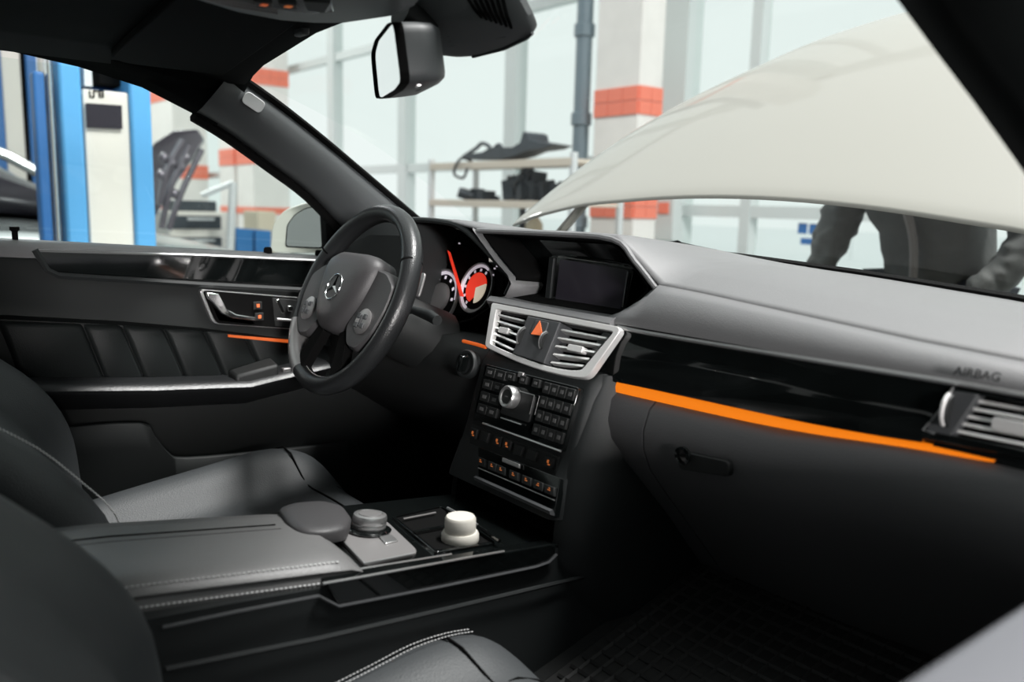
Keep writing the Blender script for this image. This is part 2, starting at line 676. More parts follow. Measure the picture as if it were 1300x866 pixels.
LX = -2.6
a, b = U(72, 200, 0, LX), U(200, 200, 0, LX)
t = thing('vehicle_lift', (LX-.2, (a.y+b.y)/2, 0), 'blue lift post with a cream control panel, nearest the driver window', 'vehicle lift')
vbox(M(), 80, 108, 200, LX, .34).build('post_flange', 'blue', t, bev=.012)
vbox(M(), 168, 195, 200, LX, .34).build('post_flange', 'blue', t, bev=.012)
vbox(M(), 108, 168, 200, LX-.26, .06).build('post_web', 'deepblue', t)
zt = U(130, 114, 0, LX).z
pn = vbox(M(), 109, 167, 200, LX-.02, .1, .25, zt).build('control_panel', 'cream', t, bev=.008)
dd = [U(x, y, 0, LX-.015) for x, y in ((108, 131), (154, 134), (155, 164), (110, 162))]
M().prism(dd, (.008, 0, 0)).build('display_window', 'screen', pn)
m = M()
for k, (x0, w_) in enumerate(((114, 3), (119, 5), (126, 5))):
    q0 = U(x0, 119, 0, LX-.018)
    m.box(q0, (.004, .004, .026))
    m.box(q0+V(0, .008, .011 if k else -.011), (.004, .014, .005))
    if k == 2:
        m.box(q0+V(0, .014, 0), (.004, .004, .026))
        m.box(q0+V(0, .008, 0), (.004, .012, .004))
        m.box(q0+V(0, .008, -.011), (.004, .014, .005))
m.build('marking', 'matteblack', pn)
m = vbox(M(), 112, 122, 200, LX-.1, .08, zt+.02, 3)
m.build('steel_guide', 'steel', t)
vbox(M(), 128, 158, 200, LX-.12, .1, zt+.03, 3).build('slide_block', 'matteblack', t, bev=.01)
vbox(M(), 58, 78, 200, LX-.1, .06, 0, 3).build('side_channel', 'cream', t, bev=.008)
vbox(M(), 48, 63, 200, LX-.02, .08, .2, U(55, 90, 0, LX).z).build('cylinder_cover', 'deepblue', t, bev=.01)
vbox(M(), 66, 72, 200, LX, .05, 0, 3).build('chrome_rod', 'chrome', t, bev=.01)
LX2 = -7.2
a = U(18, 200, 0, LX2)
t = thing('vehicle_lift', (LX2-.2, a.y, 0), 'farther blue lift post with a cream strip, at the frame edge', 'vehicle lift')
vbox(M(), -14, 9, 200, LX2, .3).build('post_flange', 'deepblue', t, bev=.012)
vbox(M(), 9, 33, 200, LX2-.03, .1).build('cover_strip', 'cream', t, bev=.008)
vbox(M(), 33, 40, 200, LX2-.05, .1).build('rubber_strip', 'matteblack', t)
vbox(M(), 40, 54, 200, LX2, .3).build('post_flange', 'deepblue', t, bev=.012)


# ---- other cars in the workshop
def other_car(loc, rz, pm, label, bonnet=None):
    t = thing('car', loc, label, 'car')
    L = V(*loc)
    R = Matrix.Rotation(rz, 3, 'Z')

    def P(x, y, z):
        return L+R @ V(x, y, z)
    secs = []
    for y, hw, z0, z1 in ((-2.2, .70, .45, .75), (-2.1, .84, .3, .95), (-1.4, .89, .2, 1.0), (0, .9, .2, .98), (.9, .89, .2, .95), (1.7, .84, .25, .80), (2.1, .76, .32, .68), (2.2, .62, .42, .6)):
        secs.append([P(hw*sx, y, z) for sx, z in ((-.92, z0), (-1, (z0+z1)/2), (-.93, z1-.04), (-.5, z1), (.5, z1), (.93, z1-.04), (1, (z0+z1)/2), (.92, z0))])
    M().loft(secs).build('car_shell', pm, t, sub=1)
    secs = []
    for y, hw, z1 in ((-1.95, .66, .98), (-1.3, .62, 1.40), (-.5, .62, 1.46), (.25, .60, 1.40), (1.0, .70, .96)):
        secs.append([P(-hw-.06*(y > -1.9)*(y < .9), y, .93), P(-hw, y, z1-.03), P(-hw*.7, y, z1), P(hw*.7, y, z1), P(hw, y, z1-.03), P(hw+.06*(y > -1.9)*(y < .9), y, .93)])
    M().loft(secs).build('glasshouse', 'screen', t, sub=1)
    rs = [[P(-.60, -1.2, 1.37), P(-.4, -1.25, 1.44), P(.4, -1.25, 1.44), P(.60, -1.2, 1.37)], [P(-.61, -.5, 1.44), P(-.4, -.5, 1.49), P(.4, -.5, 1.49), P(.61, -.5, 1.44)], [P(-.59, .2, 1.38), P(-.4, .22, 1.43), P(.4, .22, 1.43), P(.59, .2, 1.38)]]
    M().loft(rs, closed=False, cap=False).build('roof', pm, t, solid=.03)
    for s in (-1, 1):
        M().tube(spl([P(.72*s, 1.0, .96), P(.63*s, .25, 1.41), P(.64*s, -.5, 1.46), P(.64*s, -1.2, 1.38), P(.7*s, -1.85, 1.0)], 5), .035, 8).build('roof_rail', pm, t)
        for y in (-1.4, 1.35):
            M().lathe([(.05, -.1), (.3, -.1), (.32, -.06), (.32, .06), (.3, .1), (.2, .08), (.05, .07)], P(.8*s, y, .32), R @ V(s, 0, 0), 20).build('wheel', 'rubber', t)
        M().ball(P(.6*s, 2.08, .62), (.12, .12, .06)).build('headlamp', 'whiteplastic', t)
    if bonnet:
        bonnet(P, t)
    return t


def prop_bonnet(P, t):
    pts = [U(x, y, 0, -5.1) for x, y in ((196, 300), (192, 262), (196, 215), (208, 180), (226, 165), (250, 164), (266, 176), (258, 200), (240, 235), (226, 268), (218, 300))]
    pts = [p+V(-.12*abs(k-5), 0, 0) for k, p in enumerate(pts)]
    b = M().prism(pts, (-.05, .03, 0)).build('bonnet_panel', 'paintdark', t, bev=.02)
    m = M()
    for q in (((205, 290), (216, 240), (240, 185)), ((214, 292), (230, 245), (256, 190)), ((202, 260), (212, 215), (232, 178))):
        m.tube(spl([U(x, y, 0, -5.06) for x, y in q], 5), .035, 8, flat=.6)
    for x, y in ((208, 200), (218, 207), (230, 212), (205, 222), (221, 246), (236, 200)):
        m.ball(U(x, y, 0, -5.06), .035)
    m.build('bonnet_bracing', 'paintdark', b)


other_car((-5.95, -.42, -.04), 0, 'paintsilver', 'silver car with its dark bonnet propped open, beyond the blue lift', prop_bonnet)

# ---- tool cabinet, bins and stand on the far side
a, b = U(214, 268, 0, -7.2), U(292, 310, 0, -7.2)
t = thing('tool_cabinet', (-7.5, (a.y+b.y)/2, 0), 'cream tool cabinet with dark drawers below the red-banded column', 'cabinet')
M().box((-7.5, (a.y+b.y)/2, a.z/2), (.6, b.y-a.y, a.z)).build('cabinet_body', 'cream', t, bev=.01)
for k in range(4):
    z = a.z-.1-k*.2
    d = M().box((-7.19, (a.y+b.y)/2-.03, z), (.03, (b.y-a.y)*.8, .12)).build('drawer', 'darksteel', t, bev=.006)
    M().box((-7.165, (a.y+b.y)/2, z+.03), (.02, .25, .02)).build('drawer_handle', 'steel', d)
o = M().box((-7.5, (a.y+b.y)/2, a.z+.05), (.4, .4, .1)).build('tool_tray', 'darksteel', origin=(-7.5, (a.y+b.y)/2, a.z), bev=.01)
tag(o, 'dark tool tray lying on top of the cream tool cabinet', 'tray')
for (x0, x1, yy), lb, mm in (((300, 322, 291), 'blue storage bin standing left of its twin past the door mirror', 'bluebin'), ((324, 345, 293), 'blue storage bin standing nearer the door mirror', 'bluebin')):
    a, b = U(x0, yy, 0, -7.0), U(x1, yy+20, 0, -7.0)
    c = V(-7.2, (a.y+b.y)/2, 0)
    q = [[c+V(sx*w_*.2, sy*w_*(b.y-a.y)/2, z) for sx, sy in ((-1, -1), (1, -1), (1, 1), (-1, 1))] for w_, z in ((.8, 0.01), (1, a.z), (.93, a.z), (.75, .05))]
    o = M().loft(q).build('storage_bin', mm, origin=c, bev=.008)
    tag(o, lb, 'bin', 'blue storage bins')
a, b = U(322, 268, 0, -7.9), U(346, 300, 0, -7.9)
o = M().box((-8.0, (a.y+b.y)/2, a.z/2), (.4, b.y-a.y, a.z)).build('carton', 'beige', origin=(-8.0, (a.y+b.y)/2, 0), bev=.01)
tag(o, 'tall beige carton standing behind the blue bins', 'carton')
a, b = U(296, 232, 0, -6.6), U(286, 300, 0, -6.6)
t = thing('engine_hoist', (-6.6, b.y, 0), 'pale slender hoist stand between the cabinet and the bins', 'hoist')
M().tube([V(-6.6, b.y, .04), a], .035, 10).build('mast', 'steel', t)
M().tube([a, a+V(-.1, -.25, -.12)], .025, 8).build('boom', 'steel', t)
for dy in (-.25, .25):
    M().tube([V(-6.6, b.y, .35), V(-6.4, b.y+dy, .03)], .025, 8).build('leg', 'steel', t)


# ---- the mechanic behind the car
def skin(name, joints, bones, m, parent, lv=1):
    """grow one continuous surface round a skeleton (first joint is the root)"""
    names = list(joints)
    me = bpy.data.meshes.new(name)
    off = ROOT[parent.name]
    me.from_pydata([V(*joints[n][:3])-off for n in names], [(names.index(a), names.index(b)) for a, b in bones], [])
    o = bpy.data.objects.new(name, me)
    COL.objects.link(o)
    o.parent = parent
    put(o, off)
    md = o.modifiers.new('skin', 'SKIN')
    md.use_smooth_shade = True
    for i, n in enumerate(names):
        r = joints[n][3]
        me.skin_vertices[0].data[i].radius = r if isinstance(r, tuple) else (r, r)
        me.skin_vertices[0].data[i].use_root = i == 0
    s = o.modifiers.new('sub', 'SUBSURF')
    s.levels = lv
    s.render_levels = lv
    me.materials.append(MATS[m])
    return o


PX_, PY_ = -.36, 1.92
t = thing('person', (PX_, PY_+.05, 0), 'person in a dark work jacket standing behind the raised bonnet, hands on the bay', 'person')
X, Y = PX_, PY_
hl, hr = U(1040, 334, 1, 1.72), U(1228, 362, 1, 1.75)
J = {
    'pel': (X, Y+.10, .88, (.15, .11)), 'waist': (X, Y+.05, 1.02, (.14, .10)), 'chest': (X, Y-.08, 1.20, (.16, .11)), 'neckb': (X, Y-.19, 1.32, .065), 'neck': (X, Y-.25, 1.36, .055),
    'head': (X, Y-.31, 1.41, (.075, .09)), 'crown': (X, Y-.36, 1.49, (.06, .075)),
    'shL': (X-.19, Y-.13, 1.27, .062), 'elL': (X-.30, Y-.06, 1.06, .045), 'wrL': (hl.x-.03, Y-.18, .83, .028), 'paL': (hl.x-.05, Y-.23, .775, (.018, .036)),
    'shR': (X+.19, Y-.13, 1.27, .062), 'elR': (X+.34, Y-.06, 1.04, .045), 'wrR': (hr.x+.03, Y-.18, .825, .028), 'paR': (hr.x, Y-.235, .77, (.018, .036)),
    'hiL': (X-.10, Y+.11, .80, .10), 'knL': (X-.12, Y+.08, .49, .062), 'anL': (X-.13, Y+.12, .10, .042), 'toL': (X-.14, Y-.08, .045, .04),
    'hiR': (X+.10, Y+.11, .80, .10), 'knR': (X+.12, Y+.08, .49, .062), 'anR': (X+.13, Y+.12, .10, .042), 'toR': (X+.14, Y-.08, .045, .04)}
B = [('pel', 'waist'), ('waist', 'chest'), ('chest', 'neckb'), ('neckb', 'neck'), ('neck', 'head'), ('head', 'crown'), ('chest', 'shL'), ('shL', 'elL'), ('elL', 'wrL'), ('wrL', 'paL'), ('chest', 'shR'), ('shR', 'elR'), ('elR', 'wrR'), ('wrR', 'paR'),
     ('pel', 'hiL'), ('hiL', 'knL'), ('knL', 'anL'), ('anL', 'toL'), ('pel', 'hiR'), ('hiR', 'knR'), ('knR', 'anR'), ('anR', 'toR')]
for s, sg in (('L', -1), ('R', 1)):
    pa = V(*J['pa'+s][:3])
    for k in range(4):
        q = pa+V((k-1.5)*.021, -.02, -.012)
        J['f%s%da' % (s, k)] = (*q, .0085)
        J['f%s%db' % (s, k)] = (*(q+V((k-1.5)*.004, -.035-.006*(k in (1, 2)), -.008)), .008)
        J['f%s%dc' % (s, k)] = (*(q+V((k-1.5)*.006, -.055-.008*(k in (1, 2)), -.028)), .0065)
        B += [('pa'+s, 'f%s%da' % (s, k)), ('f%s%da' % (s, k), 'f%s%db' % (s, k)), ('f%s%db' % (s, k), 'f%s%dc' % (s, k))]
    J['t%sa' % s] = (*(pa+V(-sg*.04, .005, -.005)), .010)
    J['t%sb' % s] = (*(pa+V(-sg*.055, -.03, -.02)), .008)
    B += [('pa'+s, 't%sa' % s), ('t%sa' % s, 't%sb' % s)]
body = skin('body', J, B, 'skin', t)
K = {'hem': (X, Y+.09, .76, (.19, .16)), 'waist': (X, Y+.05, 1.00, (.178, .14)), 'chest': (X, Y-.08, 1.20, (.185, .135)), 'col': (X, Y-.18, 1.31, .085)}
for s in 'LR':
    for j, r in (('sh', .085), ('el', .072), ('wr', .055)):
        a = J[j+s]
        K[j+s] = (*a[:3], r)
    e, wr = V(*J['el'+s][:3]), V(*J['wr'+s][:3])
    for i, q in enumerate((.3, .6)):
        K['f%s%d' % (s, i)] = (*(e.lerp(wr, q)+V(0, -.006*(-1)**i, 0)), .058+.006*(-1)**i)
KB = [('hem', 'waist'), ('waist', 'chest'), ('chest', 'col')]
for s in 'LR':
    KB += [('chest', 'sh'+s), ('sh'+s, 'el'+s), ('el'+s, 'f%s0' % s), ('f%s0' % s, 'f%s1' % s), ('f%s1' % s, 'wr'+s)]
jk = skin('jacket', K, KB, 'jacket', t, 3)
tx = bpy.data.textures.new('cloth folds', 'CLOUDS')
tx.noise_scale = .055
tx.noise_depth = 1
dm = jk.modifiers.new('folds', 'DISPLACE')
dm.texture = tx
dm.texture_coords = 'LOCAL'
dm.strength = .035
dm.mid_level = .5
M().tube(spl([(X, Y-.100, .78), (X, Y-.131, 1.0), (X, Y-.262, 1.18), (X, Y-.27, 1.27)], 5), .014, 8).build('zip_placket', 'placket', jk)
T = {k: (*J[k][:3], r) for k, r in (('pel', (.165, .13)), ('hiL', .115), ('knL', .085), ('anL', .075), ('hiR', .115), ('knR', .085), ('anR', .075))}
skin('trousers', T, [('pel', 'hiL'), ('hiL', 'knL'), ('knL', 'anL'), ('pel', 'hiR'), ('hiR', 'knR'), ('knR', 'anR')], 'trousers', t)
for s in 'LR':
    a, b = V(*J['an'+s][:3]), V(*J['to'+s][:3])
    M().loft([[a+V(-.045, .05, -.1), a+V(.045, .05, -.1), a+V(.045, .05, .03), a+V(-.045, .05, .03)], [a+V(-.05, -.05, -.1), a+V(.05, -.05, -.1), a+V(.05, -.05, .02), a+V(-.05, -.05, .02)], [b+V(-.045, -.05, -.045), b+V(.045, -.05, -.045), b+V(.04, -.05, .01), b+V(-.04, -.05, .01)]]).build('shoe', 'rubber', t, bev=.015)
hc = V(X, Y-.32, 1.44)
M().ball(hc+V(0, .03, .035), (.085, .098, .09)).build('hair', 'hair', t)
m = M().ball(hc+V(-.035, -.088, -.005), .012)
m.ball(hc+V(.035, -.088, -.005), .012)
m.build('eyes', 'whiteplastic', t)
M().loft([[hc+V(-.01, -.085, .01), hc+V(.01, -.085, .01), hc+V(0, -.08, .015)], [hc+V(-.018, -.09, -.035), hc+V(.018, -.09, -.035), hc+V(0, -.118, -.03)]]).build('nose', 'skin', t, bev=.004)
m = M().ball(hc+V(0, -.085, -.062), (.028, .012, .009))
m.build('mouth', 'redtile', t)
for s in (-1, 1):
    M().ball(hc+V(.083*s, .0, -.01), (.012, .022, .034)).build('ear', 'skin', t)
# ================================================================ the car: shell, pillars, roof
car = thing('saloon_car', (0, -.2, 0), 'cream white saloon whose dark cabin the view looks into', 'car')
# floor pan, firewall, rear closing panel, outer skins
m = M().loft([[V(-.76, -2.1, .30), V(.80, -2.1, .30), V(.80, -2.1, .26), V(-.76, -2.1, .26)], [V(-.76, .3, .28), V(.80, .3, .28), V(.80, .3, .24), V(-.76, .3, .24)], [V(-.76, .55, .55), V(.80, .55, .55), V(.80, .58, .52), V(-.76, .58, .52)], [V(-.76, .60, .93), V(.80, .60, .93), V(.80, .63, .93), V(-.76, .63, .93)]])
m.build('floor_carpet', 'carpet', car)
m = M().prism([V(.14, -.24, .29), V(.14, .16, .29), V(.14, .16, .516), V(.14, -.24, .406)], (.60, 0, 0))
m.build('footwell_floor', 'carpet', car)
M().box((0, -2.1, .70), (1.56, .06, .9)).build('rear_panel', 'headliner', car)
# roof: lining inside, painted skin above
RX = [-.62, -.5, -.3, 0, .3, .5, .62]


def roofz(x, y, dz=0):
    return 1.335-.035*(abs(x)/.62)**2.2-.02*max(0, (y+.7))**1.5+dz


secs = [[V(x, y, roofz(x, y)) for x in RX] for y in (-2.15, -1.6, -1.1, -.75, -.5, -.38)]
M().loft(secs, closed=False, cap=False).build('roof_lining', 'headliner', car, solid=.012)
RX2 = [-.685, -.62, -.4, 0, .4, .62, .685]
secs = [[V(x, y, roofz(x*.88, y, .055-.02*(abs(x) > .65))) for x in RX2] for y in (-2.15, -1.6, -1.1, -.75, -.5, -.36)]
M().loft(secs, closed=False, cap=False).build('roof_panel', 'paint', car, solid=.012)

# driver A-pillar: windscreen edge above, door edge below
NP = 9
e1 = spl([U(x, y, 0, lerp(-.60, -.70, k/4)) for k, (x, y) in enumerate(((292, 92), (345, 128), (402, 172), (462, 222), (532, 281)))], 4)
e2 = spl([U(x, y, 0, lerp(-.655, -.745, k/4)) for k, (x, y) in enumerate(((248, 144), (290, 170), (345, 210), (392, 246), (436, 292)))], 4)
secs = []
for a, b in zip(e1, e2):
    c = (a+b)/2
    inn = V(.030, -.012, -.01)
    secs.append([a, a.lerp(c, .35)+inn*.8, c+inn, c.lerp(b, .6)+inn*.8, b, b+V(-.035, .02, 0), a+V(-.05, .03, .01)])
pil = M().loft(secs).build('pillar_trim', 'pillargrey', car, sharp=60)
# rubber seal strip along the windscreen edge and the door edge
M().tube([p+V(.004, -.004, .004) for p in e1], .007, 6).build('seal_strip', 'matteblack', car)
M().tube([p+V(.0, -.004, -.006) for p in e2], .010, 6).build('seal_strip', 'matteblack', car)
bc = U(322, 130, 0, -.606)
d = (e1[5]-e1[2]).normalized()
nn = (EYE-bc).normalized()
sd = d.cross(nn).normalized()
pp = rnd([bc+d*(.023*a)+sd*(.012*b) for a, b in ((-1, -1), (1, -1), (1, 1), (-1, 1))], .010, 5)
bp = M().prism([p+nn*.012 for p in pp], -nn*.02).build('airbag_badge', 'whiteplastic', pil, bev=.001, label='pale grey oval badge on the pillar')

# roof rail above the driver's door: from the A-pillar back past the frame's edge
low = [U(x, y, 0, xx) for x, y, xx in ((-260, 40, -.66), (-120, 50, -.66), (0, 62, -.66), (100, 85, -.66), (180, 111, -.657), (252, 148, -.655), (275, 160, -.662))]
low = [V(-.66, -2.1, low[0].z-.16), V(-.66, -1.5, low[0].z+.0)]+low
secs = []
for k, p in enumerate(low):
    top = V(-.585, min(p.y+.01, -.285), max(roofz(-.585, p.y), p.z+.03))
    if p.y > -.36:
        top = V(-.60, -.275, 1.300)
    secs.append([p, p+V(.022, 0, .012), p.lerp(top, .6)+V(.022, 0, -.004), top+V(.01, 0, 0), top+V(-.03, 0, .05), p+V(-.05, 0, .04)])
M().loft(secs).build('roof_rail', 'headliner', car, sharp=60)
# header trim across the top of the windscreen
hx = [-.62, -.45, -.2, 0, .2, .45, .62]
secs = []
for x in hx:
    yh = -.300-.055*(1-(x/.62)**2)
    z = roofz(x, yh)-.004
    secs.append([V(x, yh-.13, z+.006), V(x, yh-.02, z-.016), V(x, yh+.012, z-.014), V(x, yh+.02, z+.01), V(x, yh-.1, z+.035)])
M().loft(secs).build('header_trim', 'headliner', car, sharp=60)
# passenger A-pillar
g1 = [U(1160, -6, 0, .60), U(1215, 68, 0, .63), U(1262, 130, 0, .655), U(1312, 200, 0, .68), U(1380, 300, 0, .715)]
secs = []
for k, a in enumerate(g1):
    b = a+V(.055, -.07, -.005)
    secs.append([a, a+V(.0, -.035, -.004), b+V(-.005, 0, 0), b+V(.05, .02, 0), a+V(.05, .03, .015)])
M().loft(secs).build('pillar_trim', 'headliner', car, sharp=60)
# passenger side roof rail
secs = [[V(.585, y, roofz(.585, y)), V(.63, y, z-.01), V(.66, y, z), V(.70, y, z+.02), V(.66, y, roofz(.6, y)+.04)] for y, z in ((-2.1, 1.16), (-1.5, 1.27), (-.9, 1.285), (-.5, 1.275), (-.27, 1.25))]
M().loft(secs).build('roof_rail', 'headliner', car, sharp=60)
# B-pillars and rear doors, both sides (behind the view, they shade the cabin)
for s in (-1, 1):
    m = M().box((.70*s, -1.10, 1.02), (.06, .16, .6))
    m.build('pillar_trim', 'headliner', car, bev=.01)
    M().box((.77*s, -1.62, .62), (.07, 1.0, .72)).build('rear_door', 'paint', car, bev=.02)
    M().box((.725*s, -1.62, .62), (.03, .98, .70)).build('rear_door_lining', 'headliner', car, bev=.01)
# sills
for s in (-1, 1):
    M().box((.80*s, -.9, .27), (.08, 2.4, .13)).build('sill', 'paint', car, bev=.02)
for s in (-1, 1):
    M().box((.752*s, .40, .60), (.02, .46, .66)).build('kick_panel', 'headliner', car)
# fenders, nose and engine bay edges
for s in (-1, 1):
    secs = []
    for y, x, z in ((.22, .86, .955), (.6, .86, .935), (1.0, .84, .90), (1.35, .78, .85), (1.55, .66, .78)):
        secs.append([V(s*(x-.09), y, z-.02), V(s*(x-.08), y, z), V(s*(x-.03), y, z-.02), V(s*x, y, z-.14), V(s*(x-.01), y, .32), V(s*(x-.09), y, .32)])
    M().loft(secs).build('fender', 'paint', car)
secs = [[V(x, 1.52+.10*(1-(x/.66)**2), z) for z in (.30, .5, .70, .76)]+[V(x, 1.44+.08*(1-(x/.66)**2), z) for z in (.76, .3)] for x in (-.66, -.4, 0, .4, .66)]
M().loft(secs).build('front_panel', 'paint', car)
M().box((0, 1.0, .55), (1.3, .8, .12)).build('engine_cover', 'darkplastic', car, bev=.02)
for s in (-1, 1):
    for y in (-1.75, 1.02):
        M().lathe([(.05, -.1), (.20, -.1), (.31, -.10), (.33, -.06), (.33, .06), (.31, .1), (.2, .07), (.05, .06)], (.79*s, y, .33), (s, 0, 0), 24).build('wheel', 'rubber', car)
# cowl strip at the foot of the windscreen
cx = [-.72, -.5, -.25, 0, .25, .5, .74]


def wsbase(x):
    """foot of the windscreen: y and z for a given x"""
    return .42-.10*(x/.7)**2, interp([-.83, -.52, -.157, .115, .33, .5, .75], [1.012, 1.008, .995, .983, .972, .962, .945], x)


secs = []
for x in cx:
    y, z = wsbase(x)
    secs.append([V(x, y-.012, z+.004), V(x, y+.005, z+.007), V(x, y+.06, z-.012), V(x, y+.14, z-.035), V(x, y+.14, z-.06), V(x, y-.01, z-.04)])
M().loft(secs).build('cowl', 'matteblack', car, sharp=60)
# windscreen
secs = []
for i in range(9):
    t_ = i/8
    row = []
    for x in (-.66, -.5, -.25, 0, .25, .5, .66):
        y0, z0 = wsbase(x*1.06)
        p = V(x*1.06, y0+.006, z0+.004)
        xt = x*.93
        yh = -.295-.07*(1-(xt/.62)**2)
        q = V(xt, yh, roofz(xt, yh)+.006)
        row.append(p.lerp(q, t_)+V(0, .10, .25).normalized()*.03*math.sin(math.pi*t_))
    secs.append(row)
M().loft(secs, closed=False, cap=False).build('windscreen', 'windscreenglass', car)
# wiper arm resting on the cowl
wp = [U(x, y, 1, .47) for x, y in ((838, 314), (856, 312), (880, 317), (909, 323))]
m = M().tube([p+V(0, 0, .004) for p in spl(wp, 4)], .006, 6)
m.tube([wp[0]+V(-.02, .02, -.002), wp[1]+V(.01, 0, .002)], .010, 8)
m.tube(spl([p+V(0, .03, 0) for p in (U(862, 317, 1, .44), U(890, 326, 1, .44), U(912, 323, 1, .44))], 4), .004, 6)
m.build('wiper_arm', 'matteblack', car)

# ---------------------------------------------------------------- raised bonnet
BA = rad(36)
bon = thing('bonnet', (0, .50, .98), 'raised cream white bonnet seen through the windscreen', 'car bonnet')
ROWS = 13
secs = []
for i in range(ROWS):
    s = i/(ROWS-1)
    row = []
    for j in range(17):
        u = -1+2*j/16
        hw = .78-.03*s-.10*s**4
        x = u*hw
        L = .80+.24*(1-abs(u)**2.3)         # the front edge bows forward
        yy = s*L
        crown = .12*(1-abs(u)**2)*(1-.35*s)
        edge = -.018*max(0, abs(u)-.9)/.1
        curve = -.08*s**2.5
        crease = .006*math.exp(-((abs(u)-.62)/.05)**2)
        row.append(V(x, .464+yy*math.cos(BA)-math.sin(BA)*(curve), 1.020-.03*(x+hw)+yy*math.sin(BA)+math.cos(BA)*(crown+edge+curve+crease)))
    secs.append(row)
M().loft(secs, closed=False, cap=False).build('bonnet_skin', 'paint', bon, solid=.014, sub=1)
inn = [[p+V(0, .012, -.035) for p in r[1:-1]] for r in secs[3:-1]]
M().loft(inn, closed=False, cap=False).build('bonnet_liner', 'matteblack', bon, solid=.01)
for s in (-1, 1):
    M().tube([V(.70*s, .52, .90), V(.70*s, .56, .98), V(.68*s, .66, 1.09)], .012, 6).build('hinge_arm', 'paint', bon)

# ---------------------------------------------------------------- driver door
DX = -.70
PD = Plane((DX, 0, 0), (1, 0, 0))
door = thing('driver_door', (-.74, -.4, .28), 'black driver door lining with gloss trim, handle and armrest', 'car door')
# belt line helper
bl = [U(x, y, 0, -.745) for x, y in ((-120, 297), (0, 303), (200, 313.5), (405, 324.5), (470, 329))]


def beltz(y):
    return interp([p.y for p in bl], [p.z for p in bl], y)


ys = [-1.02, -.85, -.68, -.5, -.35, -.2, -.05, .08, .18]
# main lining: a shaped sheet from the belt down to the map pocket
rq = [U(x, y, 0, -.70) for x, y in ((-120, 402), (0, 404), (120, 409), (290, 423), (372, 435), (450, 448), (560, 470))]


def recz(y):
    return interp([p.y for p in rq], [p.z for p in rq], y)


secs = []
for y in ys:
    z = beltz(y)
    zr = recz(y)
    secs.append([V(-.725, y, z-.022), V(-.712, y, z-.04), V(-.708, y, z-.10), V(-.703, y, zr+.03), V(-.700, y, zr+.006), V(-.720, y, zr-.004), V(-.720, y, z-.40), V(-.70, y, .50), V(-.70, y, .33), V(-.76, y, .33), V(-.76, y, z-.03)])
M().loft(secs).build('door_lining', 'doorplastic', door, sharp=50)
secs = [[V(-.78, y, beltz(y)-.02), V(-.85, y, beltz(y)-.03), V(-.90, y, .75), V(-.88, y, .36), V(-.78, y, .34)] for y in ys]
M().loft(secs).build('door_skin', 'paint', door)
# soft belt pad on top
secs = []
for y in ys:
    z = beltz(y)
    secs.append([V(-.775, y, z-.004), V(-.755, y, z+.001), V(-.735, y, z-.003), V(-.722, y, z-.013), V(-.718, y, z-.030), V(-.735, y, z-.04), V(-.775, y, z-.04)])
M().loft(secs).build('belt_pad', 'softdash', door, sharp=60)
# locking pin and window run clips
for x, y in ((19, 299), (340, 313), (405, 318)):
    p = U(x, y, 0, -.75)
    M().lathe([(.009, -.02), (.009, .004), (.006, .008)] if x > 30 else [(.005, -.02), (.005, .010), (.008, .012), (.008, .018)], V(-.75, p.y, beltz(p.y)+.004), (0, 0, 1), 10).build('lock_pin' if x < 30 else 'window_clip', 'matteblack', door)
# window glass
gp = [V(-.765, -.95, beltz(-.95)-.01), V(-.765, .10, beltz(.1)-.01), V(-.735, -.05, 1.06), V(-.70, -.25, 1.19), V(-.672, -.5, 1.285), V(-.668, -.95, 1.30)]
M().prism(gp, (-.004, 0, 0)).build('window_glass', 'doorglass', door)
# gloss trim strip with a bright line along its top
tr = [(46, 318), (66, 345), (100, 348), (250, 356), (402, 364), (440, 366), (440, 333), (405, 331), (250, 324)]
plate('trim_strip', PD.poly(tr, -.004), (-.012, 0, 0), 'gloss', door, bev=.002)
m = M().tube([p for p in PD.poly([(46, 318), (250, 324), (405, 331), (440, 333)], -.002)], .0028, 6)
m.build('bright_line', 'silver', door)
m = M().tube([p for p in PD.poly([(44, 317), (60, 343), (75, 350), (110, 352), (250, 361), (402, 369), (440, 371)], -.002)], .006, 6)
m.build('trim_lip', 'plastic', door)
# handle and switch panel
fr = PD.poly([(252, 367), (440, 383), (440, 424), (385, 419), (270, 411)], .006)
fo = rnd(fr, .012, 3)
fi = rnd(shrink(fr, .007), .009, 3)
hp = M().ring(fo, fi, V(.012, 0, 0)).build('handle_bezel', 'silver', door, bev=.001)
plate('recess_panel', rnd(shrink(fr, .005), .01, 3), (-.012, 0, 0), 'matteblack', hp)
hb = [(262, 371), (278, 373), (288, 392), (300, 399), (325, 403), (325, 407), (296, 404), (282, 398), (270, 384), (264, 379)]
M().prism(PD.poly(hb, .016), (-.012, 0, 0)).build('pull_handle', 'chrome', hp, bev=.002)
plate('handle_insert', PD.poly([(270, 388), (280, 398), (292, 404), (322, 408), (322, 412), (278, 407)], .006), (-.006, 0, 0), 'greyplastic', hp)
for x, y in ((327, 388), (329, 402)):
    c = PD.at(x, y, .008)
    pl = M().box(c, (.004, .018, .016)).build('lock_button', 'darkplastic', hp, bev=.001)
    M().box(c+V(.003, 0, 0), (.002, .006, .007)).build('button_icon', 'hazard', hp)
sp = plate('seat_switch_panel', PD.poly([(346, 378), (380, 381), (376, 416), (349, 414)], .007), (-.006, 0, 0), 'darkplastic', door, bev=.001)
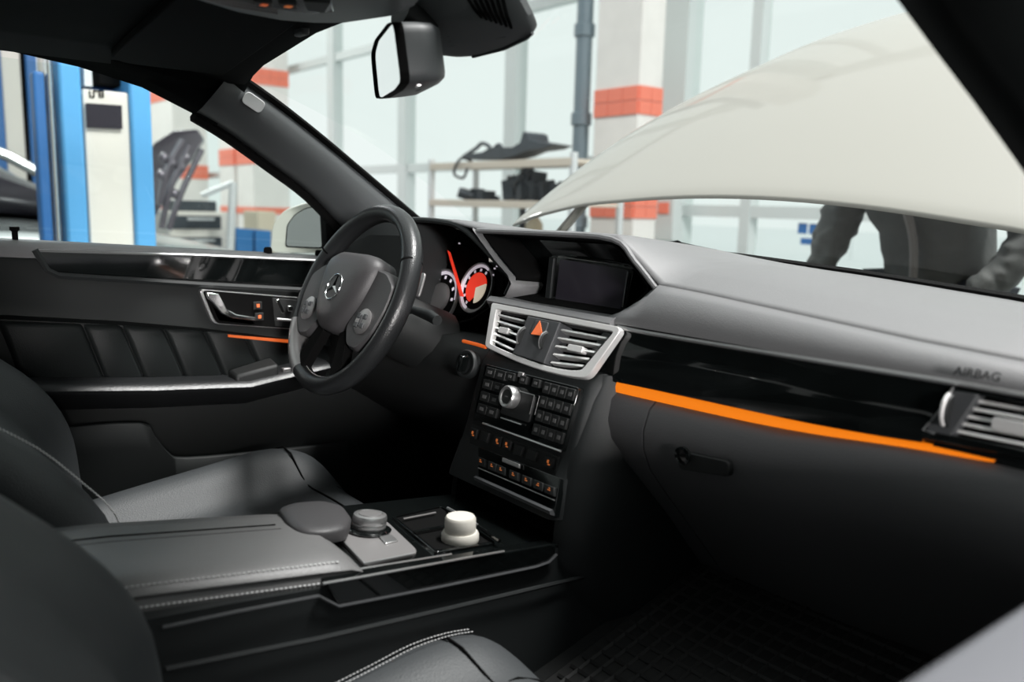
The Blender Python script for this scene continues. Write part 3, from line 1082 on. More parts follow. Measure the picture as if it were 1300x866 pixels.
for q, mm, nm in (([(350, 381), (354, 380), (362, 396), (358, 398)], 'chrome', 'seat_switch'), ([(352, 404), (388, 407), (388, 410), (352, 407)], 'silver', 'seat_switch'), ([(366, 388), (372, 389), (372, 396), (366, 395)], 'chrome', 'memory_button'), ([(377, 389), (383, 390), (383, 397), (377, 396)], 'chrome', 'memory_button')):
    M().prism(PD.poly(q, .014), (-.008, 0, 0)).build(nm, mm, sp, bev=.001)
plate('ambient_strip', PD.poly([(290, 425), (372, 432), (372, 436), (290, 428)], .003), (-.004, 0, 0), 'dimamber', door)
# quilted insert: separate padded panels side by side
xs = [12, 120, 170, 222, 272, 322, 372, 420]
for k in range(len(xs)-1):
    t0, t1 = (405+.035*xs[k]), (405+.035*xs[k+1])
    q = [PD.at(xs[k]-16+1, t0+2, -.018), PD.at(xs[k+1]-16, t1+2, -.018), PD.at(xs[k+1]+14, 484, -.018), PD.at(xs[k]+14+1, 484, -.018)]
    c = sum(q, Vector())/4
    secs = [[p+V(-.012, 0, 0) for p in rnd(q, .008, 2)], [p for p in rnd(q, .008, 2)], [p+V(.008, 0, 0) for p in rnd(shrink(q, .012), .01, 2)]]
    M().loft(secs).build('quilted_panel', 'leather_dark', door, sharp=70)
# armrest with its switch pod
ar = [U(x, y, 0, -.64) for x, y in ((-60, 492), (60, 491), (200, 490), (320, 486), (352, 478), (420, 462))]
secs = []
for p in ar:
    secs.append([V(-.72, p.y, p.z+.004), V(-.665, p.y, p.z+.004), V(-.648, p.y, p.z-.001), V(-.642, p.y, p.z-.009), V(-.648, p.y, p.z-.018), V(-.66, p.y, p.z-.022), V(-.68, p.y, p.z-.05), V(-.72, p.y, p.z-.055)])
M().loft(secs).build('armrest', 'wheelleather', door, sharp=60)
q = [V(-.70, -.30, .728), V(-.655, -.30, .724), V(-.652, -.21, .738), V(-.70, -.21, .748)]
pod = M().loft([[p+V(0, 0, -.03) for p in q], q]).build('switch_pod', 'darkplastic', door, bev=.006)
for k, (x, y) in enumerate(((345, 471), (363, 470))):
    c = U(x, y, 0, -.664)
    b = M().box(c, (.014, .018, .010)).build('window_switch', 'satin', pod, bev=.002)
# map pocket
pk = [(70, 542), (178, 536), (196, 552), (214, 574), (236, 580), (330, 572), (440, 560)]
top = PD.poly(pk, .03)
secs = [[p, p+V(.006, 0, -.004), p+V(.004, 0, -.05), V(-.67, p.y, .34), V(-.70, p.y, .34), p+V(-.03, 0, -.01)] for p in spl(top, 3)]
M().loft(secs).build('map_pocket', 'doorplastic', door, sharp=60)

# ---------------------------------------------------------------- passenger door, its top edge close to the lens
pd = thing('passenger_door', (.85, -.3, .28), 'passenger door, its pale out-of-focus top edge at the lower right corner', 'car door')
secs = []
for y in (-1.02, -.6, -.3, 0, .24):
    x0 = .800
    secs.append([V(x0, y, .842), V(x0+.012, y, .855), V(x0+.05, y, .858), V(x0+.085, y, .85), V(x0+.085, y, .82), V(x0, y, .82)])
M().loft(secs).build('belt_pad', 'greypad', pd)
secs = [[V(.802, y, .825), V(.79, y, .78), V(.775, y, .66), V(.78, y, .5), V(.78, y, .33), V(.85, y, .33), V(.86, y, .825)] for y in (-1.02, -.6, -.3, 0, .24)]
M().loft(secs).build('door_lining', 'plastic', pd)
secs = [[V(.885, y, .85), V(.92, y, .75), V(.90, y, .4), V(.86, y, .34), V(.852, y, .82)] for y in (-1.02, -.6, -.3, 0, .24)]
M().loft(secs).build('door_skin', 'paint', pd)
secs = [[V(.795, y, .70), V(.74, y, .70), V(.725, y, .685), V(.735, y, .65), V(.79, y, .62)] for y in (-.9, -.5, -.15)]
M().loft(secs).build('armrest', 'leather', pd)

# ---------------------------------------------------------------- driver side door mirror
mr = U(385, 290, 0, -.93)
sm = thing('door_mirror', (-.86, mr.y, .95), 'cream door mirror outside the driver window', 'door mirror')
PMr = Plane(U(388, 288, 0, -.93), (.45, -.89, -.02))
hs = [(343, 320), (346, 285), (360, 267), (385, 258), (411, 254), (417, 262), (419, 322)]
ho = rnd(PMr.poly(hs, -.004), .015, 3)
back = -PMr.n
c = sum(ho, Vector())/len(ho)
secs = [ho, [p+back*.03 for p in ho], [c+(p-c)*.85+back*.09 for p in ho], [c+(p-c)*.5+back*.12 for p in ho]]
hsg = M().loft(secs).build('mirror_housing', 'paint_lifted', sm, bev=.004)
gl = rnd(PMr.poly([(362, 314), (364, 286), (374, 272), (388, 264), (407, 260), (410, 316)], .001), .008, 3)
M().ring(gl, shrink(gl, .0035), back*-.004).build('mirror_rim', 'matteblack', hsg)
plate('mirror_glass', shrink(gl, .003), back*.004, 'mirrorglass', sm)
tri = [U(x, y, 0, -.76) for x, y in ((412, 256), (440, 285), (452, 322), (416, 321))]
M().prism(tri, (-.03, 0, 0)).build('mirror_base', 'matteblack', sm, bev=.003)
# ================================================================ dashboard
dash = thing('dashboard', (.1, .1, .35), 'dark dashboard with air vents, gloss trim strip and orange light line', 'dashboard')
YF = 0.0
# front edge of the top pad: height against x
EX = [-.745, -.62, -.48, -.337, -.241, 0, .085, .13, .178, .25, .40, .55, .66, .745]
EZ = [1.000, 1.034, 1.038, 1.038, 1.027, 1.0285, 1.028, 1.000, .966, .962, .950, .938, .932, .925]


def top_row(x):
    y1, z1 = wsbase(x)
    ze = interp(EX, EZ, x)
    hood = max(0, min(1, (ze-.962)/.06))
    pts = [V(x, YF, ze), V(x, .012, ze+.004)]
    for y in (.05, .10, .17, .25, .33):
        t_ = (y-.012)/(y1-.012)
        base = lerp(ze+.004, z1-.004, t_)
        low_ = lerp(ze+.012, z1-.002, t_)+.018*math.sin(math.pi*min(1, t_*1.2))*(1-hood)
        pts.append(V(x, y, lerp(low_, base+.004*math.sin(math.pi*t_), hood)))
    pts.append(V(x, y1-.004, z1-.002))
    pts.append(V(x, y1-.004, z1-.03))
    return pts


xs = [-.745, -.70, -.65, -.60, -.54, -.48, -.41, -.337, -.29, -.241, -.16, -.08, 0, .05, .085, .108, .13, .155, .178, .21, .25, .32, .40, .48, .55, .62, .66, .70, .745]
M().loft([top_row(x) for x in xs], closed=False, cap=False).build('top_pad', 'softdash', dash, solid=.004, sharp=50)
# passenger side pad face: from the top edge down to the bright line
xs2 = [.105, .13, .178, .21, .25, .32, .40, .48, .55, .62, .66, .70, .745]
secs = []
for x in xs2:
    ze = interp(EX, EZ, x)
    top = V(x, YF, ze)
    zc = .906
    bot = V(x, -.032, zc+.003)
    if x < .17:
        top = V(x, .0, min(ze, interp([.105, .178], [.912, .965], x)))
    mid = top.lerp(bot, .5)+V(0, -.008, .004)
    secs.append([top, top.lerp(bot, .25)+V(0, -.006, .003), mid, top.lerp(bot, .8)+V(0, -.006, 0), bot, bot+V(0, .03, 0)])
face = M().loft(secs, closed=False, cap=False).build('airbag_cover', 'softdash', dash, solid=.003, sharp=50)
tc = bpy.data.curves.new('lettering', 'FONT')
tc.body = 'AIRBAG'
tc.size = .0125
tc.extrude = .0004
tc.align_x = 'CENTER'
tob = bpy.data.objects.new('lettering_curve', tc)
COL.objects.link(tob)
bpy.context.view_layer.update()
tme = bpy.data.meshes.new_from_object(tob)
bpy.data.objects.remove(tob)
to = bpy.data.objects.new('lettering', tme)
COL.objects.link(to)
tme.materials.clear()
tme.materials.append(MATS['matteblack'])
tp = U(1248, 474, 1, -.028)
tdir = (U(1275, 478, 1, -.028)-U(1222, 471, 1, -.028)).normalized()
to.parent = face
to.location = tp+V(0, -.015, -.003)-ROOT[dash.name]
to.rotation_euler = (rad(65), 0, 0)
# end caps of the dash at the driver's side
m = M()
secs = []
for x in (-.745, -.70, -.62, -.55, -.49):
    ze = interp(EX, EZ, x)
    secs.append([V(x, 0, ze), V(x, -.02, ze-.03), V(x, -.01, ze-.10), V(x, -.02, .82), V(x, .02, .70), V(x, .10, .60), V(x, .2, .6), V(x, .2, ze-.03)])
m.loft(secs).build('driver_side_panel', 'plastic', dash)
# gloss trim strip
ch = [(772, 413.5), (830, 425), (1000, 453), (1120, 473), (1207, 487)]
lo = [(737, 476), (830, 495), (1000, 532), (1100, 551), (1170, 562)]
c3 = [U(x, y, 1, -.032) for x, y in ch]
l3 = [U(x, y, 1, -.046) for x, y in lo]
c3s, l3s = spl(c3, 4), spl(l3, 4)
secs = []
for a, b in zip(c3s, l3s):
    mid = a.lerp(b, .5)+V(0, -.006, 0)
    secs.append([a, a.lerp(b, .25)+V(0, -.005, 0), mid, a.lerp(b, .8)+V(0, -.004, 0), b, b+V(0, .03, 0), a+V(0, .03, 0)])
M().loft(secs).build('trim_strip', 'gloss', dash, sharp=50)
M().tube([p+V(0, -.002, .0015) for p in spl([U(x, y, 1, -.032) for x, y in ((786, 416), (830, 425), (1000, 453), (1210, 487), (1300, 503))]+[V(.745, -.032, .908)], 4)], .0030, 6).build('bright_line', 'silver', dash)
# light line under the trim
am = [U(x, y, 1, -.040) for x, y in ((777, 486), (830, 499), (1000, 536), (1150, 562), (1262, 585))]
secs = []
for k, p in enumerate(spl(am, 4)):
    h_ = interp([0, 7, 12, 16], [.0115, .009, .0045, .001], k)
    secs.append([p+V(0, 0, h_*.35), p+V(0, -.003, -h_*.3), p+V(0, -.003, -h_), p+V(0, .01, -h_), p+V(0, .01, h_*.35)])
M().loft(secs).build('ambient_light', 'amber', dash, label='glowing orange light line')


# lower dash and glove box
def lower_sec(x, zt):
    return [V(x, -.036, zt), V(x, -.050, zt-.012), V(x, -.060, zt-.040), V(x, -.058, zt-.066), V(x, -.042, zt-.098), V(x, -.005, zt-.140), V(x, .06, zt-.21), V(x, .16, zt-.32), V(x, .25, zt-.42), V(x, .30, zt-.42), V(x, .10, zt-.05), V(x, 0, zt)]


seam = U(818, 520, 1, -.06).x


def ztop(x):
    return interp([.12, .21, .42, .58, .68, .745], [.816, .813, .818, .838, .838, .838], x)


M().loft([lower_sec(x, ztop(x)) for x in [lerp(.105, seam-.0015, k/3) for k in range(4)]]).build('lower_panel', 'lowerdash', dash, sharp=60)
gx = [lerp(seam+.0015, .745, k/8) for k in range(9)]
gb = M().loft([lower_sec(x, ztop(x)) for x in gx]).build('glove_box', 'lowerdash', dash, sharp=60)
hc = [U(x, y, 1, -.068) for x, y in ((858, 572), (925, 586), (925, 606), (862, 596))]
M().prism(rnd(hc, .006, 3), (0, .012, 0)).build('glove_box_handle', 'darkplastic', gb, bev=.002)
kc = U(868, 578, 1, -.070)
M().lathe([(.012, 0), (.012, .004), (.008, .005), (.008, .002), (.001, .002)], kc, (0, -1, 0), 16).build('glove_box_lock', 'gloss', gb)
# shelf under the screen, joining pad and vents
m = M().loft([[V(x, .004, z1), V(x, -.012, z1-.001), V(x, -.034, z2+.007), V(x, -.042, z2), V(x, -.03, z2-.02), V(x, .01, z2-.02)] for x, z1, z2 in ((-.172, .917, .912), (-.1, .914, .911), (0, .914, .910), (.105, .914, .909), (.125, .922, .909))])
m.build('screen_shelf', 'softdash', dash, sharp=60)
# rim of the instrument hood and the ridge between the two hoods
ridge = [[(600, 287), (614, 296)], [(612, 300), (622, 312)], [(628, 322), (640, 336)], [(646, 344), (655, 352)], [(652, 356), (660, 364)], [(646, 372), (652, 378)], [(640, 378), (646, 381)]]
secs = []
for a, b in ridge:
    p, q = U(*a, 1, .004), U(*b, 1, .004)
    secs.append([p+V(-.003, .05, 0), p, p.lerp(q, .5)+V(0, -.012, 0), q, q+V(.003, .05, 0)])
M().loft(secs).build('hood_ridge', 'softdash', dash, sharp=70)
ru = [(524, 279), (548, 280), (574, 284), (590, 292), (604, 304), (626, 327), (645, 347), (650, 357), (643, 374)]
rp = spl([U(x, y, 1, .003) for x, y in ru], 4)
M().tube(rp, .0055, 8).build('hood_rim', 'plastic', dash)
# binnacle walls
out = [U(x, y, 1, .006) for x, y in ((520, 278), (574, 284), (604, 304), (645, 348), (650, 358), (643, 376), (600, 405), (540, 420), (470, 400), (480, 290))]
cen = sum(out, Vector())/len(out)
bk = [cen+(p-cen)*.9+V(0, .14, 0) for p in out]
M().loft([out, bk], cap=False).build('binnacle_wall', 'matteblack', dash, solid=.003)
# screen recess
rc = [(611, 295), (776, 305), (826, 366), (788, 401), (640, 377), (657, 352)]
r3 = rnd([U(x, y, 1, .002) for x, y in rc], [.008, .02, .012, .012, .008, .008], 3)
cen = sum(r3, Vector())/len(r3)
b3 = [cen+(p-cen)*.86+V(0, .058, .0) for p in r3]
M().loft([r3, b3], cap=False).build('recess_wall', 'matteblack', dash, solid=.003, sharp=30)
plate('recess_back', [p+V(0, .001, 0) for p in b3], (0, .005, 0), 'gloss', dash)
# rim strip along the recess: the hood's own thick edge on the right
rr = [U(x, y, 1, -.001) for x, y in ((606, 293), (700, 297), (778, 304), (806, 332), (833, 366))]
M().tube(spl(rr, 4), .0045, 8).build('hood_rim', 'softdash', dash)
q = [U(x, y, 1, .0) for x, y in ((831, 366), (840, 372), (800, 412), (776, 404), (790, 401), (826, 368))]
plate('hood_cheek', q, (0, .02, 0), 'softdash', dash, bev=.002)

# ---- vents
PV = Plane((0, -.040, .908), (0, -.906, .423))
ov = [(624, 384), (790, 415.5), (745, 480), (722, 478), (690, 471), (655, 459), (632, 448), (615, 440)]
ow = PV.poly(ov, .004)
ow = rnd(ow, [.006, .012, .012, .02, .03, .03, .02, .008], 4)
iv = [(630, 392), (779, 421), (738, 470), (720, 470), (690, 464), (658, 452), (636, 443), (622, 436)]
iw = rnd(PV.poly(iv, .004), [.004, .006, .006, .02, .03, .03, .02, .004], 4)
vent = M().ring(ow, iw, PV.n*.012).build('center_vent_frame', 'ventsilver', dash, bev=.002, label='satin silver frame of the twin centre vents')
plate('vent_cavity', [p-PV.n*.03 for p in PV.poly(iv, 0)], -PV.n*.004, 'matteblack', vent)
m = M().loft([PV.poly(iv, .0), [p-PV.n*.03 for p in PV.poly(iv, 0)]], cap=False)
m.build('vent_duct', 'matteblack', vent)


def slats(par, P_, c00, c10, c11, c01, n, nm='vane', mm='ventsilver'):
    f = bil(*[P_.at(*c) for c in (c00, c10, c11, c01)])
    for k in range(n):
        t_ = (k+.6)/n
        a, b = f(.01, t_), f(.99, t_)
        dn = (f(.5, t_+.01)-f(.5, t_)).normalized()
        m = M()
        secs = [[p-P_.n*.002-dn*.0022, p-P_.n*.0005+dn*.0010, p-P_.n*.016+dn*.0030, p-P_.n*.016+dn*.0012] for p in (a, b)]
        m.loft(secs).build(nm, mm, par)
    return f


fl = slats(vent, PV, (631, 394), (667, 402), (650, 448), (624, 435), 5)
fr_ = slats(vent, PV, (711, 412), (774, 424), (737, 468), (697, 464), 5)
# centre block with hazard button and thumb wheels
cb = PV.poly([(670, 401), (711, 409), (690, 461), (650, 449)], .006)
blk = plate('vent_center_block', cb, -PV.n*.03, 'greyplastic', vent, bev=.0015)
hz = PV.poly([(680, 406), (696, 409), (690, 428), (672, 424)], .0085)
plate('hazard_button', rnd(hz, .003, 2), -PV.n*.004, 'greyplastic', dash, bev=.001)
tri = PV.poly([(685, 407), (688.5, 426), (674, 424)], .0098)
plate('hazard_triangle', tri, -PV.n*.002, 'hazard', dash, label='orange hazard triangle')
for c in ((664, 427), (692, 433)):
    p = PV.at(*c, .003)
    ax = (PV.at(c[0]+10, c[1]+2)-PV.at(*c)).normalized()
    m = M().lathe([(.004, -.0035), (.0145, -.0035), (.016, -.002), (.016, .002), (.0145, .0035), (.004, .0035)], p-PV.n*.004, ax, 28)
    wl_ = m.build('thumb_wheel', 'darkplastic', vent)
    arc = [p-PV.n*.004+(PV.n*math.cos(a)+ax.cross(PV.n)*math.sin(a))*.0162 for a in [rad(d) for d in range(-62, 63, 12)]]
    M().tube(arc, .0013, 5).build('thumb_wheel_edge', 'silver', vent)
for c in ((638.5, 419), (729.5, 442)):
    p = PV.at(*c, .004)
    ex = (PV.at(c[0]+10, c[1]+2)-PV.at(*c)).normalized()
    ez = ex.cross(PV.n).normalized()
    wv = .0125 if c[0] < 700 else .016
    m = M().prism(rnd([p+ex*a*wv+ez*b*.0048 for a, b in ((-1, -1), (1, -1), (1, 1), (-1, 1))], .002, 2), -PV.n*.012)
    m.build('vent_tab', 'ventsilver', vent, bev=.0008)
# right-hand vent at the passenger end
PW = Plane((.66, -.034, .875), (0, -.985, .17))
vr = [(1207, 492), (1322, 511), (1345, 590), (1168, 557)]
vi = [(1236, 501), (1318, 515), (1336, 578), (1198, 551)]
rv = M().ring(PW.poly(vr, .008), PW.poly(vi, .006), PW.n*.012).build('end_vent_frame', 'gloss', dash, bev=.0015)
plate('vent_cavity', PW.poly(vr, -.022), -PW.n*.002, 'matteblack', rv)
slats(rv, PW, (1240, 503), (1318, 517), (1334, 576), (1203, 550), 5)
m = M().prism(PW.poly([(1209, 496), (1242, 501), (1206, 553), (1174, 547)], .009), -PW.n*.02)
m.build('wheel_surround', 'greyplastic', rv, bev=.001)
p = PW.at(1206, 521, .004)
ax = (PW.at(1216, 523)-PW.at(1206, 521)).normalized()
M().lathe([(.004, -.004), (.0165, -.004), (.018, -.002), (.018, .002), (.0165, .004), (.004, .004)], p, ax, 28).build('thumb_wheel', 'darkplastic', rv)
arc = [p+(PW.n*math.cos(a)+ax.cross(PW.n)*math.sin(a))*.0180 for a in [rad(d) for d in range(-62, 63, 12)]]
M().tube(arc, .0022, 6).build('thumb_wheel_edge', 'ventsilver', rv)
M().tube([PW.at(1210, 492, .009), PW.at(1192, 522, .009), PW.at(1172, 546, .009), PW.at(1186, 550, .009)], .0014, 6).build('vent_edge', 'silver', rv)
p = PW.at(1286, 543, .004)
M().prism(rnd([p+V(a*.020, 0, b*.0065) for a, b in ((-1, -1), (1, -1), (1, 1), (-1, 1))], .003, 2), (0, .012, 0)).build('vent_tab', 'ventsilver', rv, bev=.001)
M().loft([[V(x, -.034, zt), V(x, -.038, zt-.010), V(x, -.038, .83+.012), V(x, -.02, .84), V(x, .0, zt)] for x, zt in ((.592, .846), (.66, .846), (.745, .846))]).build('vent_lower_strip', 'gloss', rv)
M().loft([[V(x, -.01, .907), V(x, -.036, .905), V(x, -.036, .76), V(x, -.01, .76)] for x in (.716, .745)]).build('dash_end_cap', 'plastic', rv)

# ---- centre stack body
prof = [(-.060, .836), (-.076, .82), (-.094, .765), (-.106, .72), (-.117, .69), (-.120, .687), (-.139, .644), (-.142, .634), (-.12, .628), (-.03, .632), (.02, .63), (.02, .84)]
secs = []
for x, dy in ((-.150, .030), (-.136, .004), (-.128, 0), (0, 0), (.118, 0), (.126, .004), (.140, .03)):
    secs.append([V(x, y+dy*(y < 0), z) for y, z in prof])
M().loft(secs).build('center_stack', 'plastic', dash, sharp=45)
# side cheek between the stack and the glove box, running down to the tunnel
secs = []
for z, yf, xr in ((.835, -.05, .150), (.80, -.068, .155), (.74, -.092, .165), (.68, -.112, .17), (.63, -.125, .17), (.58, -.13, .165), (.50, -.10, .16), (.42, -.02, .16)):
    secs.append([V(.122, yf-.006, z), V(.138, yf, z), V(xr, yf+.05, z), V(xr+.01, .06, z), V(xr+.01, .16, z), V(.122, .16, z)])
M().loft(secs).build('stack_side', 'plastic', dash, sharp=60)
secs = []
for z, yf, xr in ((.835, -.05, -.165), (.74, -.088, -.175), (.63, -.12, -.175), (.56, -.13, -.165), (.45, -.05, -.16)):
    secs.append([V(-.130, yf-.004, z), V(-.148, yf, z), V(xr, yf+.05, z), V(xr-.01, .16, z), V(-.130, .16, z)])
M().loft(secs).build('stack_side', 'matteblack', dash, sharp=60)
# knee panel under the steering column, and ignition lock
secs = [[V(x, -.045, .835), V(x, -.075, .79), V(x, -.07, .72), V(x, -.02, .66), V(x, .10, .58), V(x, .2, .5), V(x, .22, .84)] for x in (-.745, -.6, -.45, -.3, -.14)]
M().loft(secs).build('knee_panel', 'darkplastic', dash, sharp=60)
kp = U(592, 462, 1, -.088)
M().lathe([(.024, -.01), (.024, .002), (.0225, .004), (.019, .004), (.018, .000), (.001, .000)], kp, (.1, -1, .25), 28).build('ignition_lock', 'plastic', dash)
M().box(kp+V(.002, -.008, .002), (.008, .016, .030), Matrix.Rotation(rad(20), 3, 'Y')).build('ignition_key', 'gloss', dash, bev=.002)
M().tube([U(x, y, 1, -.073) for x, y in ((588, 433), (604, 437), (617, 441))], .003, 6).build('ambient_light', 'dimamber', dash)

# ================================================================ display
dsp = thing('display_screen', (0, .05, .90), 'dark rectangular screen in the hooded recess of the dashboard', 'screen')
PS = Plane((0, .036, .945), (0, -1, .05))
so = rnd(PS.poly([(700, 324), (804, 342), (792, 405), (694, 388)], 0), .004, 3)
plate('bezel', so, (0, .018, 0), 'gloss', dsp, bev=.0015)
plate('display_panel', rnd(PS.poly([(711, 329), (798, 343), (786, 402), (704, 388)], .0012), .003, 2), (0, .004, 0), 'screen', dsp)
M().tube(PS.poly([(709, 326), (792, 337)], .002), .0009, 5).build('bright_edge', 'silver', dsp)
M().tube(PS.poly([(797, 345), (790, 390)], .002), .0011, 5).build('bright_edge', 'silver', dsp)
plate('side_trim', PS.poly([(697, 326), (703, 327), (697, 385), (691, 384)], .004), (0, .006, 0), 'plastic', dsp, bev=.001)

# ================================================================ instrument cluster
PK = Plane((-.30, .075, .91), (0, -.95, .31))
clu = thing('instrument_cluster', PK.p, 'instrument cluster with red-tinged dials behind the steering wheel', 'instrument cluster')
plate('cluster_panel', PK.poly([(530, 300), (572, 302), (612, 325), (640, 352), (636, 400), (585, 398), (520, 405), (505, 350)], -.004), -PK.n*.006, 'matteblack', clu, bev=.002)
eu = (PK.at(650, 360)-PK.at(600, 352)).normalized()
eu = V(1, 0, 0)
ev = eu.cross(PK.n)
if ev.z < 0:
    ev = -ev


def gauge(c, r, nm, a0=-210, a1=30, red=False, step=15):
    p = PK.at(*c)
    g = M().lathe([(r*.80, 0), (r*.97, .002), (r, .006), (r*1.04, .006), (r*1.06, 0)], p, PK.n, 40).build(nm, 'satin', clu)
    M().lathe([(r*.97, .0005), (r*.97, .001), (.001, .001)], p, PK.n, 40).build('dial_face', 'matteblack', g)
    m = M()
    d = a0
    while d <= a1:
        e = eu*math.cos(rad(d))+ev*math.sin(rad(d))
        m.box(p+e*r*.74+PK.n*.003, (r*.11, r*.10, .001), Matrix((e, PK.n.cross(e), PK.n)).transposed())
        d += step*2
    m.build('dial_numerals', 'gaugewhite', g)
    band = []
    for k in range(25):
        q = rad(lerp(a0, a1, k/24))
        e = eu*math.cos(q)+ev*math.sin(q)
        band.append([p+e*r*.86+PK.n*.0028, p+e*r*.96+PK.n*.0045, p+e*r*.96+PK.n*.002, p+e*r*.86+PK.n*.0015])
    M().loft(band).build('dial_scale', 'gaugewhite', g)
    return p, g


p, g = gauge((606, 366), .049, 'right_gauge', 60, 250)
m = M()
arc = [p+PK.n*.004+(eu*math.cos(rad(a))+ev*math.sin(rad(a)))*.031 for a in range(20, 260, 10)]
m.prism(arc, -PK.n*.002)
m.build('dial_center', 'gaugered', g, label='red reflection on the dial, built as a glowing disc')
arc = [p+PK.n*.0045]+[p+PK.n*.0045+(eu*math.cos(rad(a))+ev*math.sin(rad(a)))*.031 for a in range(-80, 25, 10)]
M().prism(arc, -PK.n*.002).build('dial_reflection', 'gaugecream', g)  # cream and red sectors glow in place of a reflection on the gauge
p2, g2 = gauge((560, 378), .058, 'speedometer', 0, 250)
M().lathe([(.030, 0), (.030, .008), (.026, .010), (.001, .010)], p2, PK.n, 30).build('dial_hub', 'satin', g2)
gauge((528, 384), .036, 'fuel_gauge', 100, 260)
sr = PK.poly([(568, 318), (570.5, 320), (587.5, 376), (584, 376)], .012)  # emissive strip drawn for the orange-red streak between gauges
plate('red_streak', sr, -PK.n*.003, 'gaugered', clu, label='narrow red streak between the dials')
m = M()
for x, y in ((628, 341), (631, 338), (626, 349), (567, 303), (583, 309)):
    m.box(PK.at(x, y, .003), (.004, .002, .003))
m.build('telltales', 'gaugewhite', clu)

# ================================================================ radio unit
PR = Plane((0, -.082, .812), (0, -.967, .2545))
r0 = PR.p
radio = thing('radio_unit', (0, -.1, .72), 'radio unit full of small dark buttons with a silver rotary knob', 'car radio')
rc4 = [(616, 462), (735, 492), (713, 574), (600, 533)]
plate('front_plate', rnd(PR.poly(rc4, .008), .004, 2), -PR.n*.012, 'gloss', radio, bev=.001)
R_ = bil(*[PR.at(x, y, .010) for x, y in rc4])
RX_, RZ_ = (R_(1, .5)-R_(0, .5)).normalized(), (R_(.5, 0)-R_(.5, 1)).normalized()
RM = Matrix((RX_, -PR.n, RZ_)).transposed()


def key(par, s, t_, w_, h_, nm='button', mm='darkplastic', icon=None):
    c = R_(s, t_)
    b = M().box(c, (w_, .005, h_), RM).build(nm, mm, par, bev=.0008)
    if icon:
        M().box(c+PR.n*.0028, (w_*.4, .001, h_*.35), RM).build('button_icon', icon, b)
    return b


for i in range(2):
    for j in range(4):
        key(radio, .09+.12*i, .12+.215*j, .024, .015, icon='iconwhite')
for i in range(4):
    for j in range(4):
        key(radio, .715+.078*i, .13+.225*j, .0155, .0165, icon='iconwhite')
for s, t_, w_ in ((.32, .10, .018), (.46, .10, .016), (.60, .10, .016)):
    key(radio, s, t_, w_, .012, icon='iconwhite')
q = [R_(a, b)+PR.n*.001 for a, b in ((.30, .30), (.62, .30), (.62, .74), (.30, .74))]
kp_ = plate('knob_panel', rnd(q, .004, 2), -PR.n*.004, 'darkplastic', radio, bev=.001)
M().tube([R_(a, b)+PR.n*.003 for a, b in ((.46, .29), (.62, .29), (.62, .60))], .0008, 5).build('bright_edge', 'silver', kp_)
M().tube([R_(a, b)+PR.n*.003 for a, b in ((.33, .80), (.56, .80))], .0011, 5).build('bright_edge', 'silver', kp_)
M().tube([R_(a, b)+PR.n*.002 for a, b in ((.14, .99), (1.0, .99))], .0016, 6).build('bright_line', 'silver', radio)
kc = PR.at(652, 505, .010)
kn = M().lathe([(.0165, -.004), (.0175, .004), (.0175, .014), (.0155, .0165), (.0125, .016), (.0115, .013), (.001, .013)], kc, PR.n, 36).build('rotary_knob', 'silver', radio)
M().lathe([(.011, .0125), (.011, .0145), (.001, .0148)], kc, PR.n, 24).build('knob_cap', 'darkplastic', kn)
M().box(kc+PR.n*.0152, (.006, .0005, .0015), RM).build('knob_mark', 'iconwhite', kn)
c = R_(.42, .03)
M().box(c, (.012, .004, .008), RM).build('disc_slot_tab', 'satin', radio, bev=.001)
# row of switches under the radio
lo4 = bil(*[PR.at(x, y, .0) for x, y in ((600, 537), (712, 578), (707, 606), (598, 566))])
srow = thing('switch_row', lo4(.5, .5), 'narrow row of dark switches with amber symbols under the radio', 'switch panel')
plate('switch_plate', [lo4(a, b)+PR.n*.004 for a, b in ((0, .05), (1, .05), (1, .95), (0, .95))], -PR.n*.01, 'darkplastic', srow, bev=.001)
for s, t_, w_, mm in ((.06, .4, .020, 'icon'), (.36, .35, .020, 'icon'), (.47, .35, .020, 'icon'), (.93, .45, .020, 'icon'), (.2, .38, .02, None), (.6, .42, .02, None), (.75, .42, .02, None)):
    c = lo4(s, t_)+PR.n*.006
    b = M().box(c, (w_, .005, .016), RM).build('switch', 'darkplastic', srow, bev=.001)
    if mm:
        m = M().box(c+PR.n*.003+RZ_*.001, (.0035, .001, .0045), RM)
        m.box(c+PR.n*.003-RZ_*.003+RX_*.003, (.0045, .001, .0018), RM)
        m.build('switch_icon', mm, b)
# ================================================================ climate unit
PC = Plane((0, -.120, .687), (0, -.91, .414))
ca = [(607, 567), (711, 607), (703, 656), (607, 612)]
cl4 = bil(*[PC.at(x, y, .006) for x, y in ca])
clim = thing('climate_unit', cl4(.5, .6), 'slim climate control panel with amber symbols above the console', 'climate control')
plate('front_plate', [cl4(a, b) for a, b in ((0, 0), (1, 0), (1, 1), (0, 1))], -PC.n*.012, 'gloss', clim, bev=.001)
CX_, CZ_ = (cl4(1, .5)-cl4(0, .5)).normalized(), (cl4(.5, 0)-cl4(.5, 1)).normalized()
CM = Matrix((CX_, -PC.n, CZ_)).transposed()
for s in (.07, .22, .34, .5, .66, .80, .93):
    c = cl4(s, .40)
    b = M().box(c+PC.n*.002, (.021, .006, .013), CM).build('button', 'darkplastic', clim, bev=.001)
    m = M().box(c+PC.n*.0055, (.005, .001, .0016), CM)
    m.box(c+PC.n*.0055+CZ_*.0028+CX_*.001*(-1)**int(s*50), (.0025, .001, .0016), CM)
    m.build('button_icon', 'icon', b)
M().tube([cl4(a, b)+PC.n*.003 for a, b in ((.02, .60), (1.0, .60))], .0009, 5).build('bright_line', 'satin', clim)
